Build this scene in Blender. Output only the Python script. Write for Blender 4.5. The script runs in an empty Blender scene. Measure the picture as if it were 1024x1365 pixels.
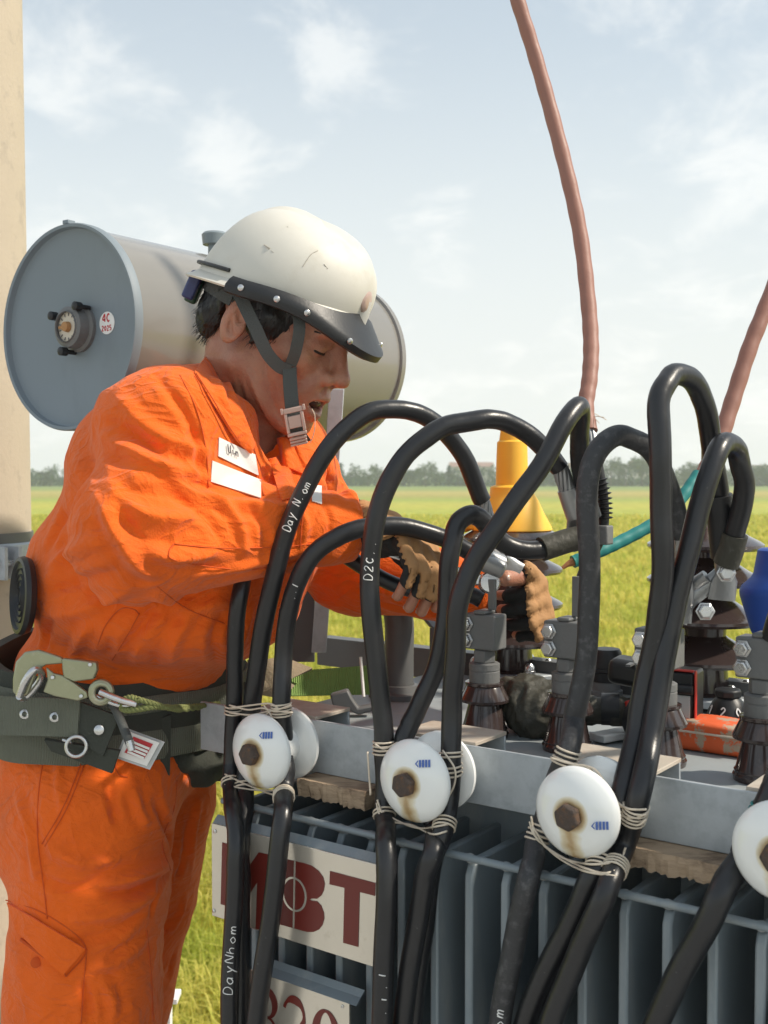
import bpy, math, random, numpy as np
from mathutils import noise as mnoise, Vector
random.seed(7); np.random.seed(7)
SC = bpy.context.scene
COL = SC.collection
R = math.radians
# ---------------------------------------------------------------- camera
FPX = 1500.0; HC = 3.6
ALPHA = math.atan((682.5 - 636) / FPX)
cam_d = bpy.data.cameras.new('camera'); cam = bpy.data.objects.new('camera', cam_d); COL.objects.link(cam)
cam_d.sensor_fit = 'VERTICAL'; cam_d.sensor_height = 36; cam_d.lens = 36 * FPX / 1365
cam_d.clip_start = 0.05; cam_d.clip_end = 6000
cam.location = (0, 0, HC); cam.rotation_euler = (math.pi / 2 - ALPHA, 0, 0)
cam_d.dof.use_dof = True; cam_d.dof.focus_distance = 1.45; cam_d.dof.aperture_fstop = 11
SC.camera = cam
# ---------------------------------------------------------------- sky and sun
SUN_EL = R(44); SUN_AZ = math.atan2(0.80, -0.14)     # towards the sun: right, a little to the photographer's side
wd = bpy.data.worlds.new('World'); SC.world = wd; wd.use_nodes = True
nt = wd.node_tree; nt.nodes.clear()
def wn(t, **k):
    n = nt.nodes.new(t)
    for a, b in k.items(): setattr(n, a, b)
    return n
wl = nt.links.new
sky = wn('ShaderNodeTexSky', sky_type='NISHITA', sun_disc=False)
sky.sun_elevation = SUN_EL; sky.sun_rotation = SUN_AZ; sky.altitude = 20; sky.air_density = 1.0; sky.dust_density = 0.8; sky.ozone_density = 1.2
tc = wn('ShaderNodeTexCoord'); sep = wn('ShaderNodeSeparateXYZ'); wl(tc.outputs['Generated'], sep.inputs[0])
def wmath(op, a, b=None, clamp=False):
    n = wn('ShaderNodeMath', operation=op, use_clamp=clamp)
    for i, x in enumerate((a, b)):
        if x is None: continue
        if isinstance(x, (int, float)): n.inputs[i].default_value = x
        else: wl(x, n.inputs[i])
    return n.outputs[0]
zc = wmath('MAXIMUM', sep.outputs[2], 0.0)
den = wmath('ADD', zc, 0.34)
cx = wmath('DIVIDE', sep.outputs[0], den); cy = wmath('DIVIDE', sep.outputs[1], den)
cmb = wn('ShaderNodeCombineXYZ'); wl(cx, cmb.inputs[0]); wl(cy, cmb.inputs[1]); cmb.inputs[2].default_value = 0.4
n1 = wn('ShaderNodeTexNoise'); n1.inputs['Scale'].default_value = 5.4; n1.inputs['Detail'].default_value = 9; n1.inputs['Roughness'].default_value = 0.6; n1.inputs['Distortion'].default_value = 0.35
wl(cmb.outputs[0], n1.inputs['Vector'])
n2 = wn('ShaderNodeTexNoise'); n2.inputs['Scale'].default_value = 1.3; n2.inputs['Detail'].default_value = 3
wl(cmb.outputs[0], n2.inputs['Vector'])
csum = wmath('ADD', wmath('MULTIPLY', n1.outputs['Fac'], 0.72), wmath('MULTIPLY', n2.outputs['Fac'], 0.40))
mr = wn('ShaderNodeMapRange', interpolation_type='SMOOTHSTEP'); mr.inputs['From Min'].default_value = 0.53; mr.inputs['From Max'].default_value = 0.72
wl(csum, mr.inputs['Value'])
cl = wmath('MULTIPLY', mr.outputs[0], 0.5)
# milky humid air: the clear sky pales towards the horizon, the same all round
hz = wn('ShaderNodeMapRange', interpolation_type='SMOOTHERSTEP'); hz.inputs['From Min'].default_value = 0.0; hz.inputs['From Max'].default_value = 0.55
hz.inputs['To Min'].default_value = 0.97; hz.inputs['To Max'].default_value = 0.46
wl(sep.outputs[2], hz.inputs['Value'])
mixh = wn('ShaderNodeMix', data_type='RGBA'); wl(hz.outputs[0], mixh.inputs['Factor'])
mulc = wn('ShaderNodeMix', data_type='RGBA', blend_type='MULTIPLY'); mulc.inputs['Factor'].default_value = 1; wl(sky.outputs[0], mulc.inputs['A']); mulc.inputs['B'].default_value = (.93, 1.20, 1.20, 1); wl(mulc.outputs['Result'], mixh.inputs['A'])
mixh.inputs['B'].default_value = (7.15, 7.35, 7.15, 1)
mixc = wn('ShaderNodeMix', data_type='RGBA'); wl(cl, mixc.inputs['Factor']); wl(mixh.outputs['Result'], mixc.inputs['A'])
mixc.inputs['B'].default_value = (8.8, 8.8, 8.5, 1)
bg = wn('ShaderNodeBackground'); bg.inputs['Strength'].default_value = 0.098
wl(mixc.outputs['Result'], bg.inputs['Color'])
wo = wn('ShaderNodeOutputWorld'); wl(bg.outputs[0], wo.inputs['Surface'])
sd = bpy.data.lights.new('sun', 'SUN'); sd.energy = 3.5; sd.angle = R(2.5); sd.color = (1.0, 0.90, 0.76)
sun = bpy.data.objects.new('sun', sd); COL.objects.link(sun)
sdir = Vector((math.sin(SUN_AZ) * math.cos(SUN_EL), math.cos(SUN_AZ) * math.cos(SUN_EL), math.sin(SUN_EL)))
sun.rotation_euler = (-sdir).to_track_quat('-Z', 'Y').to_euler(); sun.location = (6, 2, 9)
SC.view_settings.view_transform = 'Standard'; SC.view_settings.look = 'None'
SC.view_settings.exposure = 0.40; SC.view_settings.gamma = 1.0
SC.render.engine = 'CYCLES'; SC.cycles.max_bounces = 8; SC.cycles.volume_bounces = 1
SC.cycles.use_denoising = True
# ---------------------------------------------------------------- geometry helpers
CAMP = np.array([0, 0, HC]); FV = np.array([0, math.cos(ALPHA), -math.sin(ALPHA)])
UV_ = np.array([0, math.sin(ALPHA), math.cos(ALPHA)]); XV = np.array([1., 0, 0])
def ray(px, py): return XV * (px - 512) / FPX + UV_ * (682.5 - py) / FPX + FV
def P(px, py, d): return CAMP + ray(px, py) * d
def proj(V):
    q = np.asarray(V) - CAMP; d = q @ FV
    return 512 + FPX * (q @ XV) / d, 682.5 - FPX * (q @ UV_) / d, d
def frame(o, ex, ey, ez):
    M = np.eye(4); M[:3, 0] = ex; M[:3, 1] = ey; M[:3, 2] = ez; M[:3, 3] = o; return M
def unit(a): a = np.asarray(a, float); return a / max(np.linalg.norm(a), 1e-12)
def axisframe(o, z, hint=(0, 0, 1)):
    z = unit(z); h = np.asarray(hint, float)
    if abs(z @ unit(h)) > .98: h = np.array([1., 0, 0])
    x = unit(np.cross(h, z)); y = np.cross(z, x); return frame(o, x, y, z)
def xf(V, M): V = np.asarray(V, float); return V @ M[:3, :3].T + M[:3, 3]
def catmull(pts, n=10):
    p = np.asarray(pts, float)
    p = np.vstack([2 * p[0] - p[1], p, 2 * p[-1] - p[-2]]); out = []
    for i in range(1, len(p) - 2):
        a, b, c, d = p[i - 1], p[i], p[i + 1], p[i + 2]
        t = np.linspace(0, 1, n, endpoint=False)[:, None]
        out.append(.5 * (2 * b + (c - a) * t + (2 * a - 5 * b + 4 * c - d) * t ** 2 + (3 * b - a - 3 * c + d) * t ** 3))
    out.append(p[-2][None]); return np.vstack(out)
def rmf(p):
    t = np.gradient(p, axis=0); t /= np.linalg.norm(t, axis=1)[:, None] + 1e-12
    h = np.array([0, 0, 1.]) if abs(t[0][2]) < .9 else np.array([1., 0, 0])
    a = unit(np.cross(t[0], h)); A = [a]
    for i in range(1, len(p)):
        a = A[-1] - t[i] * (A[-1] @ t[i]); A.append(unit(a))
    A = np.array(A); return t, A, np.cross(t, A)
class MB:
    def __init__(s): s.V = []; s.F = []; s.n = 0
    def add(s, V, F):
        V = np.asarray(V, float); s.V.append(V); s.F += [tuple(i + s.n for i in f) for f in F]; s.n += len(V); return s
    def box(s, lo, hi, M=None):
        x0, y0, z0 = lo; x1, y1, z1 = hi
        V = np.array([[x0, y0, z0], [x1, y0, z0], [x1, y1, z0], [x0, y1, z0], [x0, y0, z1], [x1, y0, z1], [x1, y1, z1], [x0, y1, z1]], float)
        if M is not None: V = xf(V, M)
        return s.add(V, [(0, 3, 2, 1), (4, 5, 6, 7), (0, 1, 5, 4), (1, 2, 6, 5), (2, 3, 7, 6), (3, 0, 4, 7)])
    def tube(s, pts, r, n=12, rb=None, caps=True, up=None):
        p = np.asarray(pts, float); t, A, B = rmf(p)
        if up is not None:
            A = np.array([unit(np.cross(np.asarray(up, float), x)) for x in t]); B = np.cross(t, A)
        m = len(p); r = np.broadcast_to(np.asarray(r, float), (m,)); rb = r if rb is None else np.broadcast_to(np.asarray(rb, float), (m,))
        an = np.linspace(0, 2 * math.pi, n, endpoint=False)
        V = p[:, None] + A[:, None] * (np.cos(an)[None, :, None] * r[:, None, None]) + B[:, None] * (np.sin(an)[None, :, None] * rb[:, None, None])
        F = [(i * n + j, i * n + (j + 1) % n, (i + 1) * n + (j + 1) % n, (i + 1) * n + j) for i in range(m - 1) for j in range(n)]
        if caps: F += [tuple(range(n))[::-1], tuple((m - 1) * n + j for j in range(n))]
        return s.add(V.reshape(-1, 3), F)
    def lathe(s, prof, M=None, n=32, caps=True, a0=0, a1=2 * math.pi):
        full = abs(a1 - a0 - 2 * math.pi) < 1e-6
        an = np.linspace(a0, a1, n, endpoint=not full); m = len(prof)
        V = np.array([[r * math.cos(a), r * math.sin(a), z] for r, z in prof for a in an])
        if M is not None: V = xf(V, M)
        F = []
        for i in range(m - 1):
            for j in range(n if full else n - 1):
                F.append((i * n + j, i * n + (j + 1) % n, (i + 1) * n + (j + 1) % n, (i + 1) * n + j))
        if caps and full:
            if prof[0][0] > 1e-5: F.append(tuple(range(n))[::-1])
            if prof[-1][0] > 1e-5: F.append(tuple((m - 1) * n + j for j in range(n)))
        return s.add(V, F)
    def prism(s, poly, z0, z1, M=None):
        n = len(poly); V = np.array([[x, y, z0] for x, y in poly] + [[x, y, z1] for x, y in poly], float)
        if M is not None: V = xf(V, M)
        return s.add(V, [tuple(range(n))[::-1], tuple(range(n, 2 * n))] + [(i, (i + 1) % n, n + (i + 1) % n, n + i) for i in range(n)])
    def sphere(s, c, r, n=16, m=10, M=None):
        r = np.broadcast_to(np.asarray(r, float), (3,))
        V = [[0, 0, -1]]
        for i in range(1, m):
            a = -math.pi / 2 + math.pi * i / m
            V += [[math.cos(a) * math.cos(2 * math.pi * j / n), math.cos(a) * math.sin(2 * math.pi * j / n), math.sin(a)] for j in range(n)]
        V.append([0, 0, 1]); V = np.array(V) * r + np.asarray(c, float)
        if M is not None: V = xf(V, M)
        F = [(0, 1 + (j + 1) % n, 1 + j) for j in range(n)]
        for i in range(m - 2):
            for j in range(n): F.append((1 + i * n + j, 1 + i * n + (j + 1) % n, 1 + (i + 1) * n + (j + 1) % n, 1 + (i + 1) * n + j))
        e = len(V) - 1; F += [(e, e - n + j, e - n + (j + 1) % n) for j in range(n)]
        return s.add(V, F)
    def sheet(s, G, thick=None, closed=False):
        """a grid of points [rows, cols, 3]; thick gives it two sides"""
        G = np.asarray(G, float); a, b = G.shape[:2]
        F = [(i * b + j, i * b + (j + 1) % b, (i + 1) * b + (j + 1) % b, (i + 1) * b + j) for i in range(a - 1) for j in range(b if closed else b - 1)]
        if thick is None: return s.add(G.reshape(-1, 3), F)
        du = np.gradient(G, axis=1) if not closed else (np.roll(G, -1, 1) - np.roll(G, 1, 1)); dv = np.gradient(G, axis=0)
        N = np.cross(du, dv); N /= np.linalg.norm(N, axis=2)[..., None] + 1e-12
        V = np.vstack([(G + N * thick / 2).reshape(-1, 3), (G - N * thick / 2).reshape(-1, 3)]); k = a * b
        F2 = F + [tuple(i + k for i in f[::-1]) for f in F]
        def side(idx): return [(idx[i + 1], idx[i], idx[i] + k, idx[i + 1] + k) for i in range(len(idx) - 1)]
        top = [(a - 1) * b + j for j in range(b)]; bot = list(range(b))
        if closed: top.append(top[0]); bot.append(bot[0])
        F2 += side(bot[::-1]) + side(top)
        if not closed: F2 += side([i * b for i in range(a)]) + side([i * b + b - 1 for i in range(a)][::-1])
        return s.add(V, F2)
    def build(s, name, mat, parent=None, bevel=0, ang=38, seg=2, loc=None):
        V = np.vstack(s.V)
        return mesh_obj(name, V, s.F, mat, parent, bevel, ang, seg, loc)
def mesh_obj(name, V, F, mat, parent=None, bevel=0, ang=38, seg=2, loc=None, fix=True):
    V = np.asarray(V, float)
    o3 = np.zeros(3)
    if parent is not None:
        o3 = world_loc(parent)
    elif loc is None:
        o3 = np.array([(V[:, 0].min() + V[:, 0].max()) / 2, (V[:, 1].min() + V[:, 1].max()) / 2, V[:, 2].min()])
    else: o3 = np.asarray(loc, float)
    me = bpy.data.meshes.new(name)
    me.from_pydata((V - o3).tolist(), [], [tuple(int(i) for i in f) for f in F]); me.update()
    if fix:
        import bmesh
        bm = bmesh.new(); bm.from_mesh(me); bmesh.ops.recalc_face_normals(bm, faces=bm.faces); bm.to_mesh(me); bm.free()
    if isinstance(mat, (list, tuple)):
        for m in mat: me.materials.append(m)
    elif mat is not None: me.materials.append(mat)
    me.shade_smooth()
    if ang < 180: me.set_sharp_from_angle(angle=R(ang))
    o = bpy.data.objects.new(name, me); COL.objects.link(o)
    if parent is not None: o.parent = parent
    else: o.location = o3
    if bevel:
        b = o.modifiers.new('bevel', 'BEVEL'); b.width = bevel; b.segments = seg; b.limit_method = 'ANGLE'; b.angle_limit = R(40); b.use_clamp_overlap = True
    return o
def world_loc(o):
    p = np.zeros(3)
    while o is not None: p += np.array(o.location); o = o.parent
    return p
def tag(o, label=None, cat=None, group=None, kind=None):
    if label: o['label'] = label
    if cat: o['category'] = cat
    if group: o['group'] = group
    if kind: o['kind'] = kind
    return o
def thing(name, loc, label=None, cat=None, group=None):
    o = bpy.data.objects.new(name, None); COL.objects.link(o); o.location = tuple(float(x) for x in loc); o.empty_display_size = .05
    return tag(o, label, cat, group)
def piece(name, me, loc, rot=(0, 0, 0), parent=None, scale=(1, 1, 1)):
    o = bpy.data.objects.new(name, me); COL.objects.link(o)
    l = np.asarray(loc, float)
    if parent is not None: o.parent = parent; l = l - world_loc(parent)
    o.location = l.tolist(); o.rotation_euler = rot; o.scale = scale; return o
# ---------------------------------------------------------------- materials
def pmat(name, col, rough=.5, metal=0., var=.12, scale=12., bump=.0, bscale=120., col2=None, c2lo=.5, c2hi=.65, c2scale=6., rvar=.1, spec=.5, sub=0., coat=0., stretch=None, trans=0., sheen=0., wave=None, crease=0.):
    m = bpy.data.materials.new(name); m.use_nodes = True; t = m.node_tree; L = t.links.new
    b = t.nodes['Principled BSDF']; N = t.nodes.new
    tcn = N('ShaderNodeTexCoord'); vec = tcn.outputs['Object']
    if stretch:
        mp = N('ShaderNodeMapping'); mp.inputs['Scale'].default_value = stretch; L(vec, mp.inputs['Vector']); vec = mp.outputs[0]
    n = N('ShaderNodeTexNoise'); n.inputs['Scale'].default_value = scale; n.inputs['Detail'].default_value = 6; n.inputs['Roughness'].default_value = .62; L(vec, n.inputs['Vector'])
    c = tuple(col) + (1,)
    mx = N('ShaderNodeMix'); mx.data_type = 'RGBA'
    mx.inputs['A'].default_value = tuple(x * (1 - var) for x in col) + (1,); mx.inputs['B'].default_value = tuple(min(1, x * (1 + var)) for x in col) + (1,)
    L(n.outputs['Fac'], mx.inputs['Factor']); out = mx.outputs['Result']
    if col2 is not None:
        n3 = N('ShaderNodeTexNoise'); n3.inputs['Scale'].default_value = c2scale; n3.inputs['Detail'].default_value = 8; n3.inputs['Roughness'].default_value = .7; L(vec, n3.inputs['Vector'])
        r = N('ShaderNodeMapRange'); r.inputs['From Min'].default_value = c2lo; r.inputs['From Max'].default_value = c2hi; L(n3.outputs['Fac'], r.inputs['Value'])
        m2 = N('ShaderNodeMix'); m2.data_type = 'RGBA'; L(r.outputs[0], m2.inputs['Factor']); L(out, m2.inputs['A']); m2.inputs['B'].default_value = tuple(col2) + (1,); out = m2.outputs['Result']
    L(out, b.inputs['Base Color'])
    rr = N('ShaderNodeMapRange'); rr.inputs['To Min'].default_value = max(.02, rough - rvar); rr.inputs['To Max'].default_value = min(1, rough + rvar)
    L(n.outputs['Fac'], rr.inputs['Value']); L(rr.outputs[0], b.inputs['Roughness'])
    b.inputs['Metallic'].default_value = metal; b.inputs['Specular IOR Level'].default_value = spec
    if sub: b.inputs['Subsurface Weight'].default_value = sub; b.inputs['Subsurface Radius'].default_value = (.012, .005, .003); b.inputs['Subsurface Scale'].default_value = 1
    if coat: b.inputs['Coat Weight'].default_value = coat; b.inputs['Coat Roughness'].default_value = .08
    if trans: b.inputs['Transmission Weight'].default_value = trans
    if sheen: b.inputs['Sheen Weight'].default_value = sheen; b.inputs['Sheen Roughness'].default_value = .5
    if bump:
        nb = N('ShaderNodeTexNoise'); nb.inputs['Scale'].default_value = bscale; nb.inputs['Detail'].default_value = 5; L(vec, nb.inputs['Vector'])
        h = nb.outputs['Fac']
        if wave:
            for ax in wave[1]:
                wv = N('ShaderNodeTexWave'); wv.bands_direction = ax; wv.inputs['Scale'].default_value = wave[0]; wv.inputs['Distortion'].default_value = 1.; L(vec, wv.inputs['Vector'])
                ad = N('ShaderNodeMath'); ad.operation = 'ADD'; L(h, ad.inputs[0]); L(wv.outputs['Fac'], ad.inputs[1]); h = ad.outputs[0]
        bp = N('ShaderNodeBump'); bp.inputs['Strength'].default_value = min(1, bump); bp.inputs['Distance'].default_value = .002; L(h, bp.inputs['Height']); L(bp.outputs[0], b.inputs['Normal'])
        if crease:      # sharp worn-in cloth creases: ridges where a warped noise crosses its middle
            last = bp.outputs[0]
            for sc_, dist_, st_ in ((9., 2.2, 1.), (21., 1.6, .55)):
                mpc = N('ShaderNodeMapping'); mpc.inputs['Scale'].default_value = (1, 1, 1.5); mpc.inputs['Rotation'].default_value = (.3, .5, sc_); L(vec, mpc.inputs['Vector'])
                nc_ = N('ShaderNodeTexNoise'); nc_.inputs['Scale'].default_value = sc_; nc_.inputs['Detail'].default_value = 1.5; nc_.inputs['Distortion'].default_value = dist_; L(mpc.outputs[0], nc_.inputs['Vector'])
                s1 = N('ShaderNodeMath'); s1.operation = 'SUBTRACT'; L(nc_.outputs['Fac'], s1.inputs[0]); s1.inputs[1].default_value = .5
                s2 = N('ShaderNodeMath'); s2.operation = 'ABSOLUTE'; L(s1.outputs[0], s2.inputs[0])
                s3 = N('ShaderNodeMapRange'); s3.inputs['From Max'].default_value = .11; s3.inputs['To Min'].default_value = 1; s3.inputs['To Max'].default_value = 0; L(s2.outputs[0], s3.inputs['Value'])
                b2 = N('ShaderNodeBump'); b2.inputs['Strength'].default_value = crease * st_; b2.inputs['Distance'].default_value = .004; L(s3.outputs[0], b2.inputs['Height']); L(last, b2.inputs['Normal']); last = b2.outputs[0]
            L(last, b.inputs['Normal'])
    return m
M = dict(
    orange=pmat('orange_cotton', (.84, .136, .009), .82, var=.10, scale=6, bump=.6, bscale=560, crease=.42, col2=(.70, .115, .012), c2lo=.50, c2hi=.72, c2scale=9, sheen=.15, spec=.25),
    orange_d=pmat('orange_seam', (.60, .085, .008), .85, var=.1, scale=60, bump=.2, bscale=600),
    skin=pmat('tanned_skin', (.43, .205, .130), .42, var=.2, scale=26, bump=.55, bscale=420, sub=.12, col2=(.36, .135, .090), c2lo=.46, c2hi=.72, c2scale=34),
    hair=pmat('black_hair', (.012, .011, .011), .42, var=.5, scale=80, bump=1., bscale=160, stretch=(1, 1, .22)),
    shell=pmat('cream_helmet_plastic', (.63, .61, .55), .52, var=.05, scale=14, bump=.05, bscale=60, col2=(.52, .48, .40), c2lo=.55, c2hi=.80, c2scale=9, coat=.04),
    black=pmat('black_plastic', (.016, .017, .019), .45, var=.3, scale=40, bump=.12, bscale=300),
    rubber=pmat('black_cable_sheath', (.0165, .0172, .0195), .34, var=.4, scale=24, bump=.12, bscale=260, col2=(.11, .11, .115), c2lo=.655, c2hi=.74, c2scale=85, rvar=.14),
    rubber_old=pmat('dusty_cable_sheath', (.03, .031, .034), .55, var=.4, scale=60, bump=.3, bscale=300, col2=(.11, .11, .115), c2lo=.52, c2hi=.75, c2scale=70, rvar=.14),
    galv=pmat('galvanised_steel', (.45, .49, .52), .50, metal=.15, var=.14, scale=34, bump=.12, bscale=160, col2=(.34, .375, .40), c2lo=.46, c2hi=.72, c2scale=40, rvar=.12),
    galvsun=pmat('sunlit_galvanised_steel', (.52, .47, .40), .75, metal=.1, var=.14, scale=30, bump=.2, bscale=200, col2=(.42, .34, .27), c2lo=.46, c2hi=.66, c2scale=14),  # warm sunlight on the clip plate tops, put into the steel's colour
    grey=pmat('blue_grey_paint', (.20, .240, .265), .40, var=.10, scale=10, bump=.06, bscale=90, col2=(.29, .315, .32), c2lo=.50, c2hi=.70, c2scale=16, stretch=(1, 1, .22)),
    greydust=pmat('dusty_grey_paint', (.31, .345, .36), .5, var=.12, scale=14, bump=.08, bscale=120, col2=(.45, .41, .36), c2lo=.54, c2hi=.70, c2scale=9),
    disc=pmat('satin_blue_grey_paint', (.200, .242, .275), .55, var=.06, scale=6, bump=.03, bscale=90, col2=(.165, .195, .215), c2lo=.52, c2hi=.78, c2scale=7, stretch=(1, 1, .4)),
    tankgrey=pmat('glossy_tank_paint', (.225, .215, .195), .20, var=.07, scale=8, bump=.02, bscale=50, coat=.5),
    darkgrey=pmat('dark_grey_paint', (.115, .118, .120), .5, var=.14, scale=16, bump=.08, bscale=140),
    midgrey=pmat('cast_grey_terminal', (.155, .158, .158), .55, var=.15, scale=40, bump=.25, bscale=260),
    porc=pmat('white_porcelain', (.82, .84, .83), .12, var=.03, scale=20, coat=.4),
    rust=pmat('rusty_iron', (.075, .055, .045), .85, var=.4, scale=90, bump=1., bscale=240, col2=(.16, .075, .03), c2lo=.5, c2hi=.7, c2scale=80),
    brownporc=pmat('dark_brown_porcelain', (.048, .034, .032), .16, var=.2, scale=18, coat=.4, col2=(.11, .095, .085), c2lo=.56, c2hi=.74, c2scale=26),
    silver=pmat('bright_steel', (.60, .60, .60), .28, metal=.95, var=.14, scale=60, bump=.1, bscale=240),
    alu=pmat('aluminium_lug', (.36, .365, .37), .40, metal=.8, var=.15, scale=50, bump=.15, bscale=200),
    yellow=pmat('yellow_silicone', (.90, .50, .045), .5, var=.05, scale=18, bump=.06, bscale=120, sub=.1),
    blue=pmat('blue_silicone', (.012, .07, .36), .5, var=.08, scale=18, bump=.06, bscale=120),
    hose=pmat('brown_sleeve', (.29, .135, .10), .55, var=.14, scale=30, bump=.25, bscale=90),
    teal=pmat('teal_sleeve', (.015, .20, .19), .55, var=.15, scale=30, bump=.1, bscale=90),
    wood=pmat('rough_sawn_wood', (.42, .31, .21), .85, var=.3, scale=40, bump=.9, bscale=120, col2=(.15, .10, .065), c2lo=.48, c2hi=.66, c2scale=30, stretch=(.35, 1, 2.2)),
    twine=pmat('bare_binding_wire', (.66, .58, .47), .5, metal=.2, var=.2, scale=200),
    copper=pmat('copper_wire', (.45, .20, .09), .45, metal=.6, var=.2, scale=200),
    sign=pmat('brushed_sign_steel', (.72, .665, .57), .20, metal=.55, var=.06, scale=20, bump=.03, bscale=60, rvar=.06, col2=(.50, .45, .37), c2lo=.60, c2hi=.80, c2scale=26),
    red=pmat('dark_red_print', (.15, .020, .014), .4, var=.06, scale=30),
    concrete=pmat('spun_concrete', (.47, .40, .31), .9, var=.10, scale=9, bump=.35, bscale=130, col2=(.36, .31, .25), c2lo=.54, c2hi=.74, c2scale=22),
    olive=pmat('olive_webbing', (.145, .155, .120), .9, var=.18, scale=40, bump=.6, bscale=420, wave=(140, 'X')),
    olive_d=pmat('dark_olive_cloth', (.048, .053, .043), .92, var=.25, scale=30, bump=.5, bscale=300),
    strap=pmat('grey_webbing', (.075, .082, .080), .85, var=.12, scale=60, bump=.5, bscale=500),
    green=pmat('green_webbing', (.25, .40, .11), .9, var=.2, scale=70, bump=.8, bscale=500, wave=(120, 'X')),
    ropegreen=pmat('green_rope', (.19, .21, .075), .9, var=.3, scale=120, bump=1., bscale=300),
    oliveal=pmat('olive_anodised_steel', (.36, .37, .25), .35, metal=.7, var=.12, scale=40, bump=.12, bscale=150, col2=(.50, .47, .37), c2lo=.55, c2hi=.72, c2scale=30),
    tan=pmat('tan_leather', (.42, .225, .095), .8, var=.2, scale=40, bump=.5, bscale=220),
    tancloth=pmat('tan_canvas', (.27, .22, .15), .9, var=.15, scale=30, bump=.5, bscale=300),
    glove=pmat('black_glove_knit', (.02, .022, .022), .85, var=.3, scale=60, bump=.7, bscale=380),
    white=pmat('white_cloth', (.80, .79, .76), .8, var=.04, scale=30, bump=.2, bscale=400),
    reflect=pmat('reflective_tape', (.70, .70, .66), .45, var=.06, scale=20, bump=.1, bscale=300),
    whiteplastic=pmat('white_plastic', (.78, .78, .76), .4, var=.03, scale=20),
    paint=pmat('white_paint_pen', (.80, .80, .78), .6, var=.1, scale=80),
    scuff=pmat('grey_scuff', (.44, .41, .35), .7), bluepr=pmat('blue_print', (.07, .14, .42), .5, var=.2, scale=100),
    ink=pmat('grey_ink', (.10, .10, .12), .6), redink=pmat('red_ink', (.50, .03, .04), .6), whiteink=pmat('white_ink', (.75, .75, .75), .6),
    buckle=pmat('pinkish_buckle', (.55, .40, .345), .35, metal=.3, var=.1, scale=60),
    redpl=pmat('red_plastic', (.50, .035, .025), .4), orangepl=pmat('faded_orange_tape', (.72, .12, .03), .6, var=.1, scale=30, bump=.2, bscale=120, col2=(.42, .33, .24), c2lo=.50, c2hi=.54, c2scale=34),
    tape=pmat('olive_rubber_wrap', (.05, .048, .036), .6, var=.4, scale=60, bump=.9, bscale=110, col2=(.13, .13, .12), c2lo=.58, c2hi=.75, c2scale=50),
    bluepl=pmat('blue_plastic', (.04, .055, .16), .4), greenpl=pmat('green_plastic', (.03, .09, .06), .5), clear=pmat('clear_plastic', (.5, .52, .52), .15, coat=.5),
    mouth=pmat('mouth_dark', (.05, .012, .01), .5), teeth=pmat('teeth', (.5, .45, .36), .35), lip=pmat('lip_skin', (.30, .115, .085), .5, var=.1, scale=60),
    dial=pmat('dial_face', (.62, .56, .46), .4, var=.12, scale=60), leather=pmat('boot_leather', (.03, .024, .02), .6), deck=pmat('deck_steel', (.2, .21, .21), .6, metal=.4, var=.2, scale=10, bump=.3, bscale=60),
)
# transformer frame: u along the beam (towards the right), v towards the back, w up; unit = 1 / 0.94 m
SCL = 1.55 / 1.65
TH = math.atan(2062 / FPX)
TU = np.array([math.sin(TH), -math.cos(TH), 0]); TV = np.array([math.cos(TH), math.sin(TH), 0]); TW = np.array([0, 0, 1.])
TO = P(267, 935, 1.55)
TM = frame(TO, TU * SCL, TV * SCL, TW * SCL)
def T(a, b, c): return TO + SCL * (a * TU + b * TV + c * TW)
TROT = math.atan2(TU[1], TU[0])
def TMat(a, b, c): return frame(T(a, b, c), TU, TV, TW)      # true metres
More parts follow.
